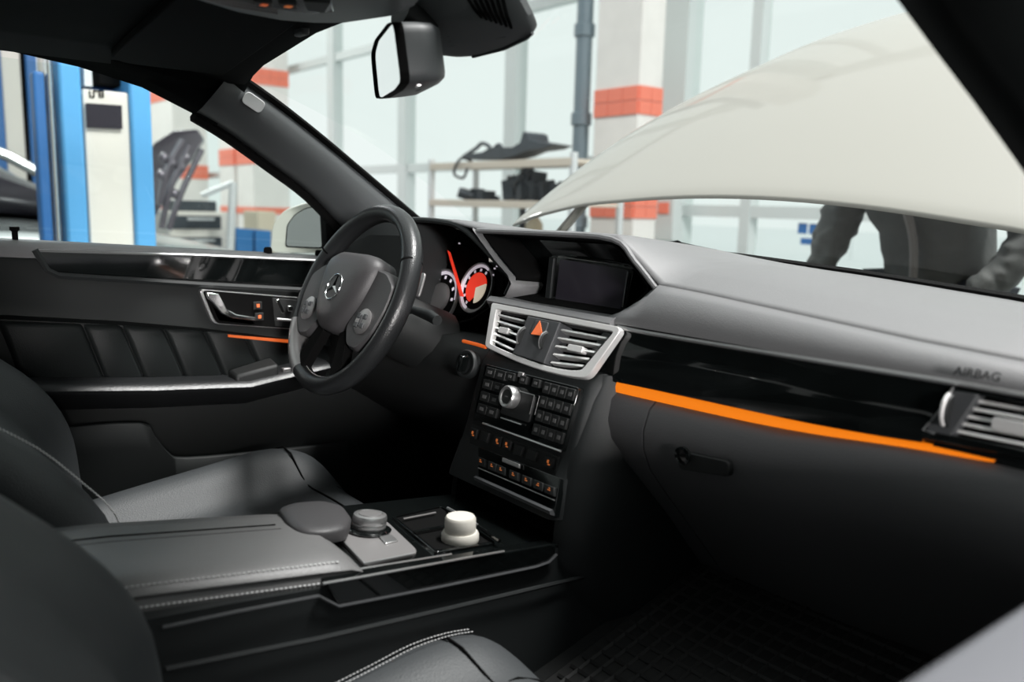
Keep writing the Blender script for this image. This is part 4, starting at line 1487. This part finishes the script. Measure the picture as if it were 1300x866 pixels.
M().box(cl4(.46, .10)+PC.n*.004, (.042, .004, .007), CM).build('temperature_display', 'satin', clim, bev=.001)
m = M().loft([[cl4(a, .84)+PC.n*.004, cl4(a, .90)+PC.n*.010, cl4(a, .98)+PC.n*.008, cl4(a, .98)-PC.n*.004] for a in (.0, .3, .7, 1.0)])
m.build('lower_lip', 'greyplastic', clim, sharp=50)

# ================================================================ steering wheel
WC = V(-.37, -.192, .903)
WT = rad(25.4)
WN = V(0, -math.cos(WT), math.sin(WT))
W1 = V(1, 0, 0)
W2 = V(0, math.sin(WT), math.cos(WT))


def W(x, y, h=0):
    return WC+W1*x+W2*y+WN*h


sw = thing('steering_wheel', WC, 'black leather steering wheel with a round star emblem on its hub', 'steering wheel')
RR = .1655


def rim(a0, a1, n, mm, nm, ra=.0155, rb=.019, grow=0):
    secs = []
    for k in range(n+1):
        a = rad(lerp(a0, a1, k/n))
        e = V(math.cos(a), math.sin(a), 0)
        bump = 1+.10*math.exp(-((math.degrees(a) % 360-150)/12)**2)+.10*math.exp(-((math.degrees(a) % 360-30)/12)**2)
        ring_ = []
        for j in range(14):
            b = 2*math.pi*j/14
            r = RR+(ra+grow)*bump*math.cos(b)
            ring_.append(W(e.x*r, e.y*r, (rb+grow)*math.sin(b)))
        secs.append(ring_)
    full = abs(a1-a0) >= 360
    if full:
        secs.pop()
    return M().loft(secs, ring=full, cap=not full).build(nm, mm, sw, sharp=70)


rim(0, 360, 96, 'wheelleather', 'rim')
m = M()
for a in (28, 152):
    secs = []
    for da in (-.6, .6):
        e = V(math.cos(rad(a+da)), math.sin(rad(a+da)), 0)
        secs.append([W(e.x*(RR+.0165*math.cos(b)), e.y*(RR+.0165*math.cos(b)), .020*math.sin(b)) for b in [2*math.pi*j/14 for j in range(14)]])
    m.loft(secs)
m.build('rim_seam', 'matteblack', sw)
for a0, a1, n_ in ((-120, 24, 90), (156, 200, 30)):
    m = M()
    pth = [W(math.cos(rad(a))*(RR-.0156), math.sin(rad(a))*(RR-.0156), .004) for a in range(a0, a1, 4)]
    stitches(m, pth, n_, .6, .0005)
    m.build('stitching', 'thread', sw)
# metal lower spoke pieces
rim(203, 246, 16, 'satin', 'rim_insert', grow=.0008)
# airbag cover
PW_ = Plane(W(0, 0, .036), WN)
cov = [(-.062, .078), (.062, .078), (.088, .060), (.078, .0), (.055, -.045), (.028, -.072), (-.028, -.072), (-.055, -.045), (-.078, .0), (-.088, .060)]
o_ = rnd([W(x, y, 0) for x, y in cov], .022, 4)
cc = W(0, 0, 0)


def lay(sc, h):
    return [cc+(p-cc)*sc+WN*h for p in o_]


cvr = M().loft([lay(.97, -.02), lay(1.0, .008), lay(.97, .024), lay(.85, .034), lay(.6, .039), lay(.25, .041)]).build('airbag_cover', 'wheelpad', sw, sharp=60)
er = .0235
ec = W(0, .004, .041)
m = M().tube([ec+(W1*math.cos(a)+W2*math.sin(a))*er for a in [2*math.pi*k/40 for k in range(40)]], .0019, 8, True)
for k in range(3):
    a = rad(90+120*k)
    e, f_ = W1*math.cos(a)+W2*math.sin(a), -W1*math.sin(a)+W2*math.cos(a)
    m.loft([[ec+f_*.0042, ec+WN*.003, ec-f_*.0042, ec-WN*.001], [ec+e*er+f_*.0005, ec+e*er+WN*.001, ec+e*er-f_*.0005, ec+e*er-WN*.001]])
em = m.build('emblem', 'chrome', cvr, label='chrome three-pointed star in a ring')
M().lathe([(er, -.004), (er, .0), (.001, .0)], ec-WN*.001, WN, 32).build('emblem_base', 'darkplastic', cvr)
# side spokes with button groups
for s in (1, -1):
    sp_ = [(.070, .058), (.115, .052), (.152, .030), (.154, -.012), (.140, -.060), (.110, -.092), (.075, -.088), (.050, -.055), (.074, -.005)]
    a = rnd([W(x*s, y, .0) for x, y in sp_], .01, 3)
    cs = sum(a, Vector())/len(a)
    spk = M().loft([[p-WN*.012 for p in a], [p+WN*.010 for p in a], [cs+(p-cs)*.93+WN*.018 for p in a]]).build('spoke', 'wheelpad', sw, sharp=50)
    bc_ = W(.104*s, -.040, .018)
    M().lathe([(.022, 0), (.023, .003), (.020, .005), (.001, .006)], bc_, WN, 28).build('button_pod', 'satin', spk)
    for dx, dy in ((-.010, .008), (.010, .008), (-.010, -.008), (.010, -.008), (0, 0)):
        M().box(bc_+W1*dx+W2*dy+WN*.0065, (.010, .009, .003) if dx else (.006, .02, .003), Matrix((W1, W2, WN)).transposed()).build('button', 'greyplastic', spk, bev=.001)
    # lower arm to the rim insert
    la = [(.030, -.068), (.052, -.060), (.082, -.122), (.055, -.150)]
    q = rnd([W(x*s, y, .006) for x, y in la], .006, 3)
    M().loft([[p-WN*.012 for p in q], [p+WN*.006 for p in q]]).build('lower_spoke', 'matteblack', sw, bev=.002)
    pd_ = [(.098, .062), (.150, .075), (.160, .03), (.115, .035)]
    M().prism(rnd([W(x*s, y, -.028) for x, y in pd_], .008, 3), -WN*.004).build('shift_paddle', 'satin', sw, bev=.001)
# column shroud and stalks
secs = []
for h, r in ((-.015, .045), (-.06, .052), (-.12, .06), (-.20, .065)):
    secs.append([W(r*1.15*math.cos(a), r*math.sin(a)-.01, h) for a in [2*math.pi*k/16 for k in range(16)]])
col_ = thing('steering_column', W(0, 0, -.2), 'dark steering column shroud with stalks behind the wheel', 'steering column')
M().loft(secs).build('column_shroud', 'darkplastic', col_)
for pts_, r in (([(.05, .01, -.07), (.10, .015, -.065), (.165, .01, -.06), (.19, .005, -.06)], [.008, .007, .010, .009]), ([(-.05, .02, -.07), (-.10, .03, -.06), (-.17, .035, -.05)], [.008, .007, .010]), ([(-.05, -.03, -.07), (-.10, -.05, -.06), (-.14, -.065, -.055)], [.007, .006, .008])):
    M().tube([W(*p) for p in pts_], r, 10).build('stalk', 'plastic', col_)

# ================================================================ centre console
con = thing('center_console', (0, -.4, .28), 'dark centre console between the seats with gloss black sides', 'console')
CT = Plane((0, -.488, .636), (0, .104, 1))


def ctop(y):
    return .636-.104*(y+.488)


secs = []
for y in (-1.0, -.75, -.60, -.5, -.35, -.2, -.13, -.06, .05, .15):
    z = min(ctop(y), .66)-.006
    w_ = .130+.02*max(0, (y+.2))
    secs.append([V(-w_, y, z), V(w_, y, z), V(w_+.004, y, z-.05), V(w_+.012, y, z-.10), V(w_+.012, y, .30), V(-w_-.012, y, .30), V(-w_-.012, y, z-.10), V(-w_-.004, y, z-.05)])
M().loft(secs).build('console_body', 'plastic', con, sharp=50)
PX = Plane((.136, 0, .6), (1, 0, 0))
# gloss side trim with its slanted rear end
sd = [(414, 740), (500, 724), (600, 708), (700, 691), (706, 694), (705, 704), (695, 713), (678, 719), (560, 743), (430, 768)]
plate('gloss_side_trim', PX.poly(sd, .004), (-.02, 0, 0), 'gloss', con, bev=.002)
M().tube(PX.poly([(206, 797), (300, 777), (405, 757), (414, 762), (430, 770), (560, 745), (680, 720), (697, 714), (707, 704)], .004), .0022, 6).build('trim_edge', 'greyplastic', con)
M().tube(PX.poly([(410, 741), (450, 734), (600, 707), (640, 700)], .004), .0016, 6).build('bright_line', 'silver', con)
# lower side carpet edge line
M().tube(PX.poly([(210, 850), (400, 812), (560, 775), (700, 742), (760, 728)], .010), .003, 6).build('side_crease', 'plastic', con)
# top deck
plate('gloss_deck', [V(-.128, -.47, ctop(-.47)), V(.131, -.47, ctop(-.47)), V(.131, -.11, ctop(-.11)), V(-.128, -.11, ctop(-.11))], (0, 0, -.008), 'gloss', con, bev=.003)
for s, nn_ in ((1, 2),):
    for k in range(2):
        M().tube([V(.118-.008*k, y, ctop(y)+.001) for y in (-.49, -.30)], .0014, 6).build('bright_line', 'silver', con)
# controller plate and knob
cp = [(428, 682), (446, 664), (470, 652), (492, 662), (530, 698), (526, 704), (463, 717)]
c3_ = rnd(CT.poly(cp, .003), .01, 3)
plt_ = plate('controller_plate', c3_, -CT.n*.004, 'plate', con, bev=.0015)
M().tube(CT.poly([(432, 684), (463, 716), (526, 703)], .0045), .0015, 6).build('bright_edge', 'silver', plt_)
plate('release_button', rnd(CT.poly([(481, 681), (497, 678), (506, 686), (489, 690)], .005), .003, 2), -CT.n*.002, 'silver', plt_, bev=.001)
kc = CT.at(468, 674, .003)
ck = thing('controller_knob', kc, 'silver rotary knob standing on the console plate', 'rotary knob')
M().lathe([(.030, 0), (.031, .003), (.026, .005)], kc, CT.n, 36).build('knob_collar', 'gloss', ck)
M().lathe([(.021, .003), (.0225, .005), (.0235, .009), (.0235, .011), (.0228, .0125), (.0235, .014), (.0235, .020), (.0222, .0235), (.0175, .0245), (.0165, .023), (.001, .0235)], kc, CT.n, 40).build('knob_grip', 'silver', ck)
M().lathe([(.0165, .0225), (.0150, .0250), (.001, .0255)], kc, CT.n, 30).build('knob_cap', 'satin', ck)
# cup holder well with its frame
cw = [(497, 655), (560, 641), (630, 689), (553, 701)]
fo = rnd(CT.poly(cw, .004), .006, 3)
fi = rnd(shrink(CT.poly(cw, .004), .007), .006, 3)
cup = M().ring(fo, fi, CT.n*.008).build('cup_holder_frame', 'gloss', con, bev=.001)
M().loft([fi, [p-CT.n*.004-V(0, 0, .0) for p in fi]], cap=False).build('cup_holder_wall', 'matteblack', cup)
plate('cup_holder_floor', [p+CT.n*-.0022 for p in fi], -CT.n*.002, 'matteblack', cup)
M().tube(CT.poly([(512, 659), (553, 651)], .006), .0016, 6).build('bright_edge', 'satin', cup)
M().tube(CT.poly([(568, 645), (603, 664), (607, 668)], .008), .0022, 6).build('bright_edge', 'silver', cup)
M().tube(CT.poly([(607, 668), (634, 687)], .010), .0026, 6).build('side_rail', 'gloss', cup)
M().tube(CT.poly([(525, 676), (566, 668)], .006), .002, 6).build('divider', 'gloss', cup)
# armrest lid with seams, stitching and front grip
lid = thing('armrest_lid', (0, -.62, .64), 'grey-black stitched leather armrest lid on the console', 'armrest')


def lidz(y):
    return .677-.10*(y+.68)


LY = [-1.0, -.8, -.68, -.60, -.53, -.48, -.455, -.440]
secs = []
for y in LY:
    rw = interp([-1.0, -.68, -.465], [.098, .110, .128], y)
    lw = interp([-1.0, -.68, -.465], [-.110, -.108, -.072], y)
    z = lidz(y)
    fr1 = max(0, (y+.465)/.025)
    dz = .012*fr1**2
    row = [V(lw-.006, y, z-.034), V(lw-.003, y, z-.012), V(lw+.006, y, z-.002-dz)]
    for k in range(1, 8):
        t_ = k/8
        x = lerp(lw+.01, rw-.01, t_)
        row.append(V(x, y, z+.004*math.sin(math.pi*t_)-dz-.0035*math.exp(-((t_-.30)/.05)**2)))
    row += [V(rw-.006, y, z-.003-dz), V(rw+.001, y, z-.011-dz*.5), V(rw-.002, y, z-.016), V(rw+.002, y, z-.022), V(rw+.001, y, z-.038)]
    secs.append(row)
M().loft(secs).build('padded_top', 'leather_pad', lid, sharp=60)
for dx, dz in ((-.006, .0005), (.002, -.020)):
    m = M()
    pth = [V(interp([-1.0, -.68, -.465], [.098, .110, .128], y)+dx, y, lidz(y)-.003+dz) for y in (-.9, -.8, -.68, -.6, -.53, -.48, -.468)]
    stitches(m, pth, 80, .62, .0010)
    m.build('stitching', 'thread', lid, label='pale stitching')
m = M()
for tt in (.30, .40):
    pth = []
    for y in (-.95, -.8, -.68, -.6, -.53, -.49):
        rw = interp([-1.0, -.68, -.465], [.098, .110, .128], y)
        lw = interp([-1.0, -.68, -.465], [-.110, -.108, -.072], y)
        pth.append(V(lerp(lw+.01, rw-.01, tt), y, lidz(y)+.0028))
    m.tube(pth, .0012, 5)
m.build('seam', 'matteblack', lid)
# front grip
gp_ = [(352, 648), (372, 641), (410, 638), (436, 645), (447, 660), (440, 674), (412, 679), (380, 678), (366, 668)]
PG = Plane((0, -.48, lidz(-.48)+.003), (0, .10, 1))
q0 = rnd(PG.poly(gp_, 0), .012, 3)
cg = sum(q0, Vector())/len(q0)
M().loft([[cg+(p-cg)*.96-V(0, 0, .014) for p in q0], q0, [cg+(p-cg)*.94+V(0, 0, .004) for p in q0], [cg+(p-cg)*.7+V(0, 0, .006) for p in q0]]).build('grip', 'wheelpad', lid, sharp=60)

# white bottle standing in the cup holder
bp_ = CT.at(584, 688, .0)
bo = thing('bottle', bp_, 'small milky white plastic bottle standing in the cup holder', 'bottle')
M().lathe([(.001, 0), (.0245, 0), (.026, .003), (.026, .012), (.0235, .016)], bp_, (0, 0, 1), 28).build('bottle_body', 'bottleplastic', bo)
M().lathe([(.021, .014), (.0215, .016), (.0215, .034), (.019, .0375), (.001, .038)], bp_, (0, 0, 1), 28).build('cap', 'bottleplastic', bo)

# ================================================================ seats
def curve_of(px, x):
    """profile y(z) of a seat edge lying at x, from its outline"""
    q = sorted([U(a, b, 0, x) for a, b in px], key=lambda p: p.z)
    return [p.z for p in q], [p.y for p in q]


def seat(name, cx, label, inb, fwd, yin, yout, bi, bo, zoff=0):
    """inb is the side (+1 or -1) that faces the console; yin and yout are the two edge profiles"""
    t = thing(name, (cx, -.5, .28), label, 'car seat')

    def prof(c, z):
        zs, ys = c
        if z > zs[-1]:
            return ys[-1]-(z-zs[-1])*.55
        if z < zs[0]:
            return ys[0]+(zs[0]-z)*.12
        return interp(zs, ys, z)

    def front(u, z):
        a, b = prof(yin, z), prof(yout, z)
        mid = (a+b)/2-.045
        e = a if u*inb > 0 else b
        w_ = min(1, max(0, (abs(u)-.42)/.38))
        w_ = w_*w_*(3-2*w_)
        return lerp(mid, e, w_)-.05*max(0, (abs(u)-.84)/.16)**2

    secs, edge = [], []
    for z, wf in ((.46, .96), (.54, 1), (.60, 1), (.66, 1), (.71, 1), (.76, .99), (.81, .97), (.86, .94), (.92, .88), (.98, .80), (1.03, .72), (1.065, .58)):
        hw = .245*wf
        row = [V(cx+hw*u, front(u, z), z) for u in [-1+k/8 for k in range(17)]]
        yb = min(prof(yin, z), prof(yout, z))-.15
        for k in range(7):
            u = 1-k/3
            row.append(V(cx+hw*.98*u, yb-.02*math.cos(u*1.4)+.03*abs(u), z+.01))
        secs.append(row)
        edge.append(V(cx+hw*.86*inb, front(.86, z) if inb > 0 else front(-.86, z), z))
    M().loft(secs).build('backrest', 'leather', t, sub=1, sharp=70)
    if inb > 0:
        q = [p+V(.0, .004, .001) for p in spl(edge[2:10], 3)]
        for q_ in (q, [p+V(-.008, .0005, 0) for p in q]):
            m = M()
            stitches(m, q_, 100, .62, .0009)
            m.build('stitching', 'thread', t, label='pale stitching')
    # headrest
    yt = front(0, 1.05)-.05
    secs = []
    for z, w_, d_ in ((1.10, .10, .05), (1.13, .13, .055), (1.20, .135, .055), (1.26, .12, .045), (1.28, .09, .03)):
        y = yt-(z-1.1)*.12
        secs.append([V(cx+w_*math.cos(a), y+d_*math.sin(a), z) for a in [2*math.pi*k/14 for k in range(14)]])
    hr = M().loft(secs).build('headrest', 'leather', t, sub=1)
    for s in (-1, 1):
        M().tube([V(cx+.06*s, yt+.0, 1.02), V(cx+.06*s, yt, 1.13)], .006, 8).build('headrest_post', 'chrome', hr)

    # cushion
    def cush(u, y):
        zc = interp([-.70, -.40, -.22], [.485, .503, .528], y)+zoff
        drop = interp([-.25, -.21, -.18, -.155, -.14], [0, .006, .022, .05, .085], y)
        hw = interp([-.70, -.6, -.5, -.4, -.3, -.2, -.14], [.22, .24, .255, .262, .262, .255, .235], y)
        bh = (bi if u*inb > 0 else bo)*interp([-.7, -.30, -.2, -.14], [.8, 1, .55, 0], y)
        b = min(1, max(0, (abs(u)-.45)/.32))
        z = zc+bh*b*b*(3-2*b)-.05*max(0, (abs(u)-.82)/.18)**2-drop
        return V(cx+hw*u, y+fwd, z)

    secs = []
    for y in (-.70, -.62, -.54, -.46, -.38, -.31, -.26, -.22, -.19, -.165, -.148, -.14):
        row = [cush(-1+k/9, y) for k in range(19)]
        row += [V(row[-1].x-.008, y+fwd-.02*(y > -.2), .40), V(row[0].x+.008, y+fwd-.02*(y > -.2), .40)]
        secs.append(row)
    M().loft(secs).build('cushion', 'leather', t, sub=1, sharp=70)
    if inb < 0:
        for du in (0, .035):
            q = [cush((.84-du)*inb, y)+V(0, 0, .0006) for y in (-.66, -.6, -.54, -.48, -.42, -.36, -.31, -.26, -.225)]
            m = M()
            stitches(m, spl(q, 3), 90, .62, .0007)
            m.build('stitching', 'thread', t, label='pale stitching')
    m = M().tube([cush(u, -.275+.03*(1-u*u))-V(0, 0, .0006) for u in [-.9+.1*k for k in range(19)]], .0020, 6)
    m.build('cross_seam', 'matteblack', t)
    for u in (-.47, .47):
        M().tube([cush(u, y)-V(0, 0, .0006) for y in (-.66, -.6, -.54, -.48, -.42, -.36, -.31, -.26, -.22, -.19, -.17)], .0018, 6).build('side_seam', 'matteblack', t)
    M().box((cx, -.42+fwd, .36), (.44, .46, .10)).build('seat_base', 'darkplastic', t, bev=.02)
    for s in (-1, 1):
        M().box((cx+.18*s, -.42+fwd, .298), (.04, .5, .035)).build('seat_rail', 'steel', t)
    return t


seat('driver_seat', -.375, 'black leather driver seat between the door and the console', 1, .03,
     curve_of([(-60, 520), (0, 545), (50, 575), (100, 614), (130, 640), (155, 668)], -.165), curve_of([(-60, 425), (0, 450), (50, 480), (85, 525), (100, 560), (101, 590)], -.58), .03, .075)
seat('passenger_seat', .375, 'black leather passenger seat, its backrest filling the lower left corner', -1, -.08,
     curve_of([(-60, 592), (0, 620), (60, 650), (140, 710), (190, 770), (208, 820), (206, 866)], .165), curve_of([(-90, 592), (-30, 620), (30, 650), (110, 710), (160, 770), (178, 820), (176, 866)], .165), .035, .04, -.012)

# rubber floor mat on the passenger side
mq = [V(.17, -.235, .414), V(.70, -.235, .414), V(.70, .155, .521), V(.17, .155, .521)]
mu = (mq[1]-mq[0]).cross(mq[3]-mq[0]).normalized()
fm = thing('floor_mat', (.43, -.04, .46), 'black rubber floor mat with a raised grid in the passenger footwell', 'floor mat')
plate('mat_sheet', mq, -mu*.006, 'rubber', fm, bev=.003)
mf = bil(mq[0], mq[1], mq[2], mq[3])
m = M()
for k in range(1, 22):
    m.tube([mf(k/22, .03)+mu*.001, mf(k/22, .97)+mu*.001], .0032, 4)
for k in range(1, 17):
    m.tube([mf(.02, k/17)+mu*.001, mf(.98, k/17)+mu*.001], .0032, 4)
m.build('raised_grid', 'rubber', fm)

# ================================================================ things on the roof and windscreen
# rear-view mirror
MC = V(-.03, -.318, 1.25)
ma = V(math.cos(rad(158.5)), math.sin(rad(158.5)), 0)
mn = V(-math.sin(rad(158.5)), math.cos(rad(158.5)), 0)
if mn.y > 0:
    mn = -mn
mz = V(0, 0, 1)
mn = (mn+V(0, 0, -.12)).normalized()
mz = mn.cross(ma).normalized()
if mz.z < 0:
    mz = -mz
mir = thing('rearview_mirror', MC, 'black rear-view mirror hanging from the top of the windscreen', 'rear-view mirror')
out = [(-.112, -.036), (-.104, .034), (-.06, .041), (.06, .041), (.108, .030), (.115, -.030), (.06, -.037), (-.06, -.040)]
mo = rnd([MC+ma*x+mz*y for x, y in out], .014, 4)
secs = [[p+mn*.004 for p in mo], [p-mn*.006 for p in mo], [MC+(p-MC)*.985-mn*.026 for p in mo], [MC+(p-MC)*.95-mn*.044 for p in mo], [MC+(p-MC)*.84-mn*.055 for p in mo], [MC+(p-MC)*.3-mn*.058 for p in mo]]
mh = M().loft(secs[1:]).build('mirror_housing', 'pillargrey', mir, sharp=60)
M().ring([p+mn*.004 for p in mo], [MC+(p-MC)*.955+mn*.004 for p in mo], mn*.012).build('mirror_rim', 'matteblack', mh, bev=.001)
plate('mirror_glass', [MC+(p-MC)*.955+mn*.001 for p in mo], -mn*.003, 'mirrorglass', mir)
for a_, c_ in ((-.078, -.022), (-.04, -.030)):
    M().box(MC+ma*a_-mz*.0372+mn*c_, (.020, .005, .003), Matrix((ma, mn, mz)).transposed()).build('vent_slot', 'silver' if a_ < -.05 else 'matteblack', mh)
M().tube([MC-mn*.04+mz*.01, MC-mn*.06+mz*.045, V(-.01, -.31, 1.315)], [.016, .018, .022], 12).build('mirror_stalk', 'darkplastic', mir)

# sensor cover behind the mirror
PSn = Plane(V(.03, -.225, 1.283), V(.1, -.62, -.78))
sc_ = [(505, -30), (528, 20), (546, 50), (553, 71), (580, 74), (612, 72), (645, 62), (670, 50), (678, 42), (670, 22), (654, -8), (640, -40)]
q0 = PSn.poly(sc_, 0)
cg = sum(q0, Vector())/len(q0)
sens = thing('sensor_cover', cg, 'black ribbed sensor cover at the top middle of the windscreen', 'sensor cover')
upn = -PSn.n
qq = rnd(q0, .008, 3)
cvb = M().loft([[p+upn*.012 for p in qq], [p+upn*.002 for p in qq], [cg+(p-cg)*.96 for p in qq], [cg+(p-cg)*.80-upn*.006 for p in qq], [cg+(p-cg)*.3-upn*.007 for p in qq]]).build('cover_shell', 'shellgrey', sens, sharp=60)
m = M()
for k in range(7):
    a = PSn.at(592+7.5*k, -6, .006)
    b = PSn.at(612+6.2*k, 22+2.2*k, .006)
    m.tube([a, a.lerp(b, .6)-upn*.002, b], .0024, 6)
m.build('louvre_slats', 'matteblack', sens)
m = M()
for k in range(9):
    a = PSn.at(556+2*k, 10+6*k, .0055)
    b = PSn.at(606+4.5*k, 2+5.5*k, .0055)
    m.tube([a, b], .0012, 5)
m.build('rib_texture', 'plastic', sens)
M().tube(PSn.poly([(600, 72), (640, 62), (668, 49), (676, 42)], .004), .0022, 6).build('bright_edge', 'greyplastic', sens)

# overhead console
PO = Plane(V(0, -.46, 1.303), V(0, .04, -1))
oc_ = [(200, -40), (246, -8), (300, 9), (352, 19), (400, 23), (440, 23), (500, 14), (530, 0), (560, -40)]
q0 = PO.poly(oc_, 0)
cg = sum(q0, Vector())/len(q0)
ovh = thing('overhead_console', cg, 'overhead console with amber-lit switches above the mirror', 'overhead console')
qq = q0
M().loft([[p+V(0, 0, .03) for p in qq], [p+V(0, 0, .004) for p in qq], [cg+(p-cg)*.97-V(0, 0, .006) for p in qq], [cg+(p-cg)*.88-V(0, 0, .008) for p in qq]]).build('console_shell', 'shellgrey', ovh, sharp=60)
for k in range(3):
    M().tube(spl(PO.poly([(235-8*k, -8-3*k), (262, 0-3*k), (300, 9-3.5*k), (352, 17-3.5*k)], .010), 4), .0012, 5).build('trim_line', 'satin', ovh)
sw4 = plate('switch_panel', PO.poly([(318, -12), (420, -4), (424, 15), (390, 18), (322, 6)], .011), V(0, 0, .004), 'gloss', ovh, bev=.001)
for x, y, mm in ((335, 6, 'hazard'), (366, 8, 'icon')):
    c = PO.at(x, y, .014)
    b = plate('switch', PO.poly([(x-13, y-4), (x+10, y-2), (x+12, y+4), (x-10, y+3)], .014), V(0, 0, .004), 'darkplastic', sw4, bev=.001)
    M().box(c, (.009, .007, .002)).build('switch_icon', mm, b)
plate('map_light', PO.poly([(385, 2), (420, 4), (412, 17), (390, 14)], .013), V(0, 0, .003), 'darkplastic', sw4, bev=.001)

# sun visor on the driver's side, folded up
vq = [V(-.555, -.345, 0), V(-.14, -.385, 0), V(-.12, -.40, 0), V(-.12, -.535, 0), V(-.14, -.55, 0), V(-.535, -.535, 0), V(-.56, -.51, 0)]
vq = [V(p.x, p.y, roofz(p.x, p.y)-.018) for p in vq]
vis = thing('sun_visor', sum(vq, Vector())/len(vq), 'black driver sun visor folded up against the roof lining', 'sun visor')
M().prism(rnd(vq, .015, 3), (0, 0, .012)).build('visor_panel', 'headliner', vis, bev=.003)
p = U(383, 40, 2, 1.306)
M().box(p, (.03, .012, .012)).build('visor_clip', 'greyplastic', vis, bev=.003)
# grab handle above the driver's window
ga = [U(x, y, 0, -.60) for x, y in ((-60, 6), (-20, 14), (20, 24), (62, 36), (98, 52))]
gh = thing('grab_handle', sum(ga, Vector())/len(ga), 'dark grab handle on the roof edge above the driver window', 'grab handle')
M().tube(spl(ga, 4), .008, 8).build('handle_bar', 'plastic', gh)
M().box(ga[-1]+V(.0, -.012, -.002), (.022, .05, .02), Matrix.Rotation(rad(-10), 3, 'X')).build('handle_end', 'greyplastic', gh, bev=.006)
M().box(ga[0]+V(.0, .012, -.002), (.022, .05, .02), Matrix.Rotation(rad(-10), 3, 'X')).build('handle_end', 'greyplastic', gh, bev=.006)
# pedals in the driver's footwell
for x, w_, lb in ((-.30, .055, 'tall accelerator pedal in the dark driver footwell'), (-.42, .09, 'broad brake pedal in the dark driver footwell')):
    t = thing('pedal', (x, .28, .3), lb, 'pedal')
    M().box((x, .27, .42), (w_, .02, .12 if w_ < .06 else .07), Matrix.Rotation(rad(-30), 3, 'X')).build('pedal_pad', 'rubber', t, bev=.004)
    M().tube([V(x, .29, .42), V(x, .36, .55), V(x, .45, .62)], .009, 8).build('pedal_arm', 'darksteel', t)
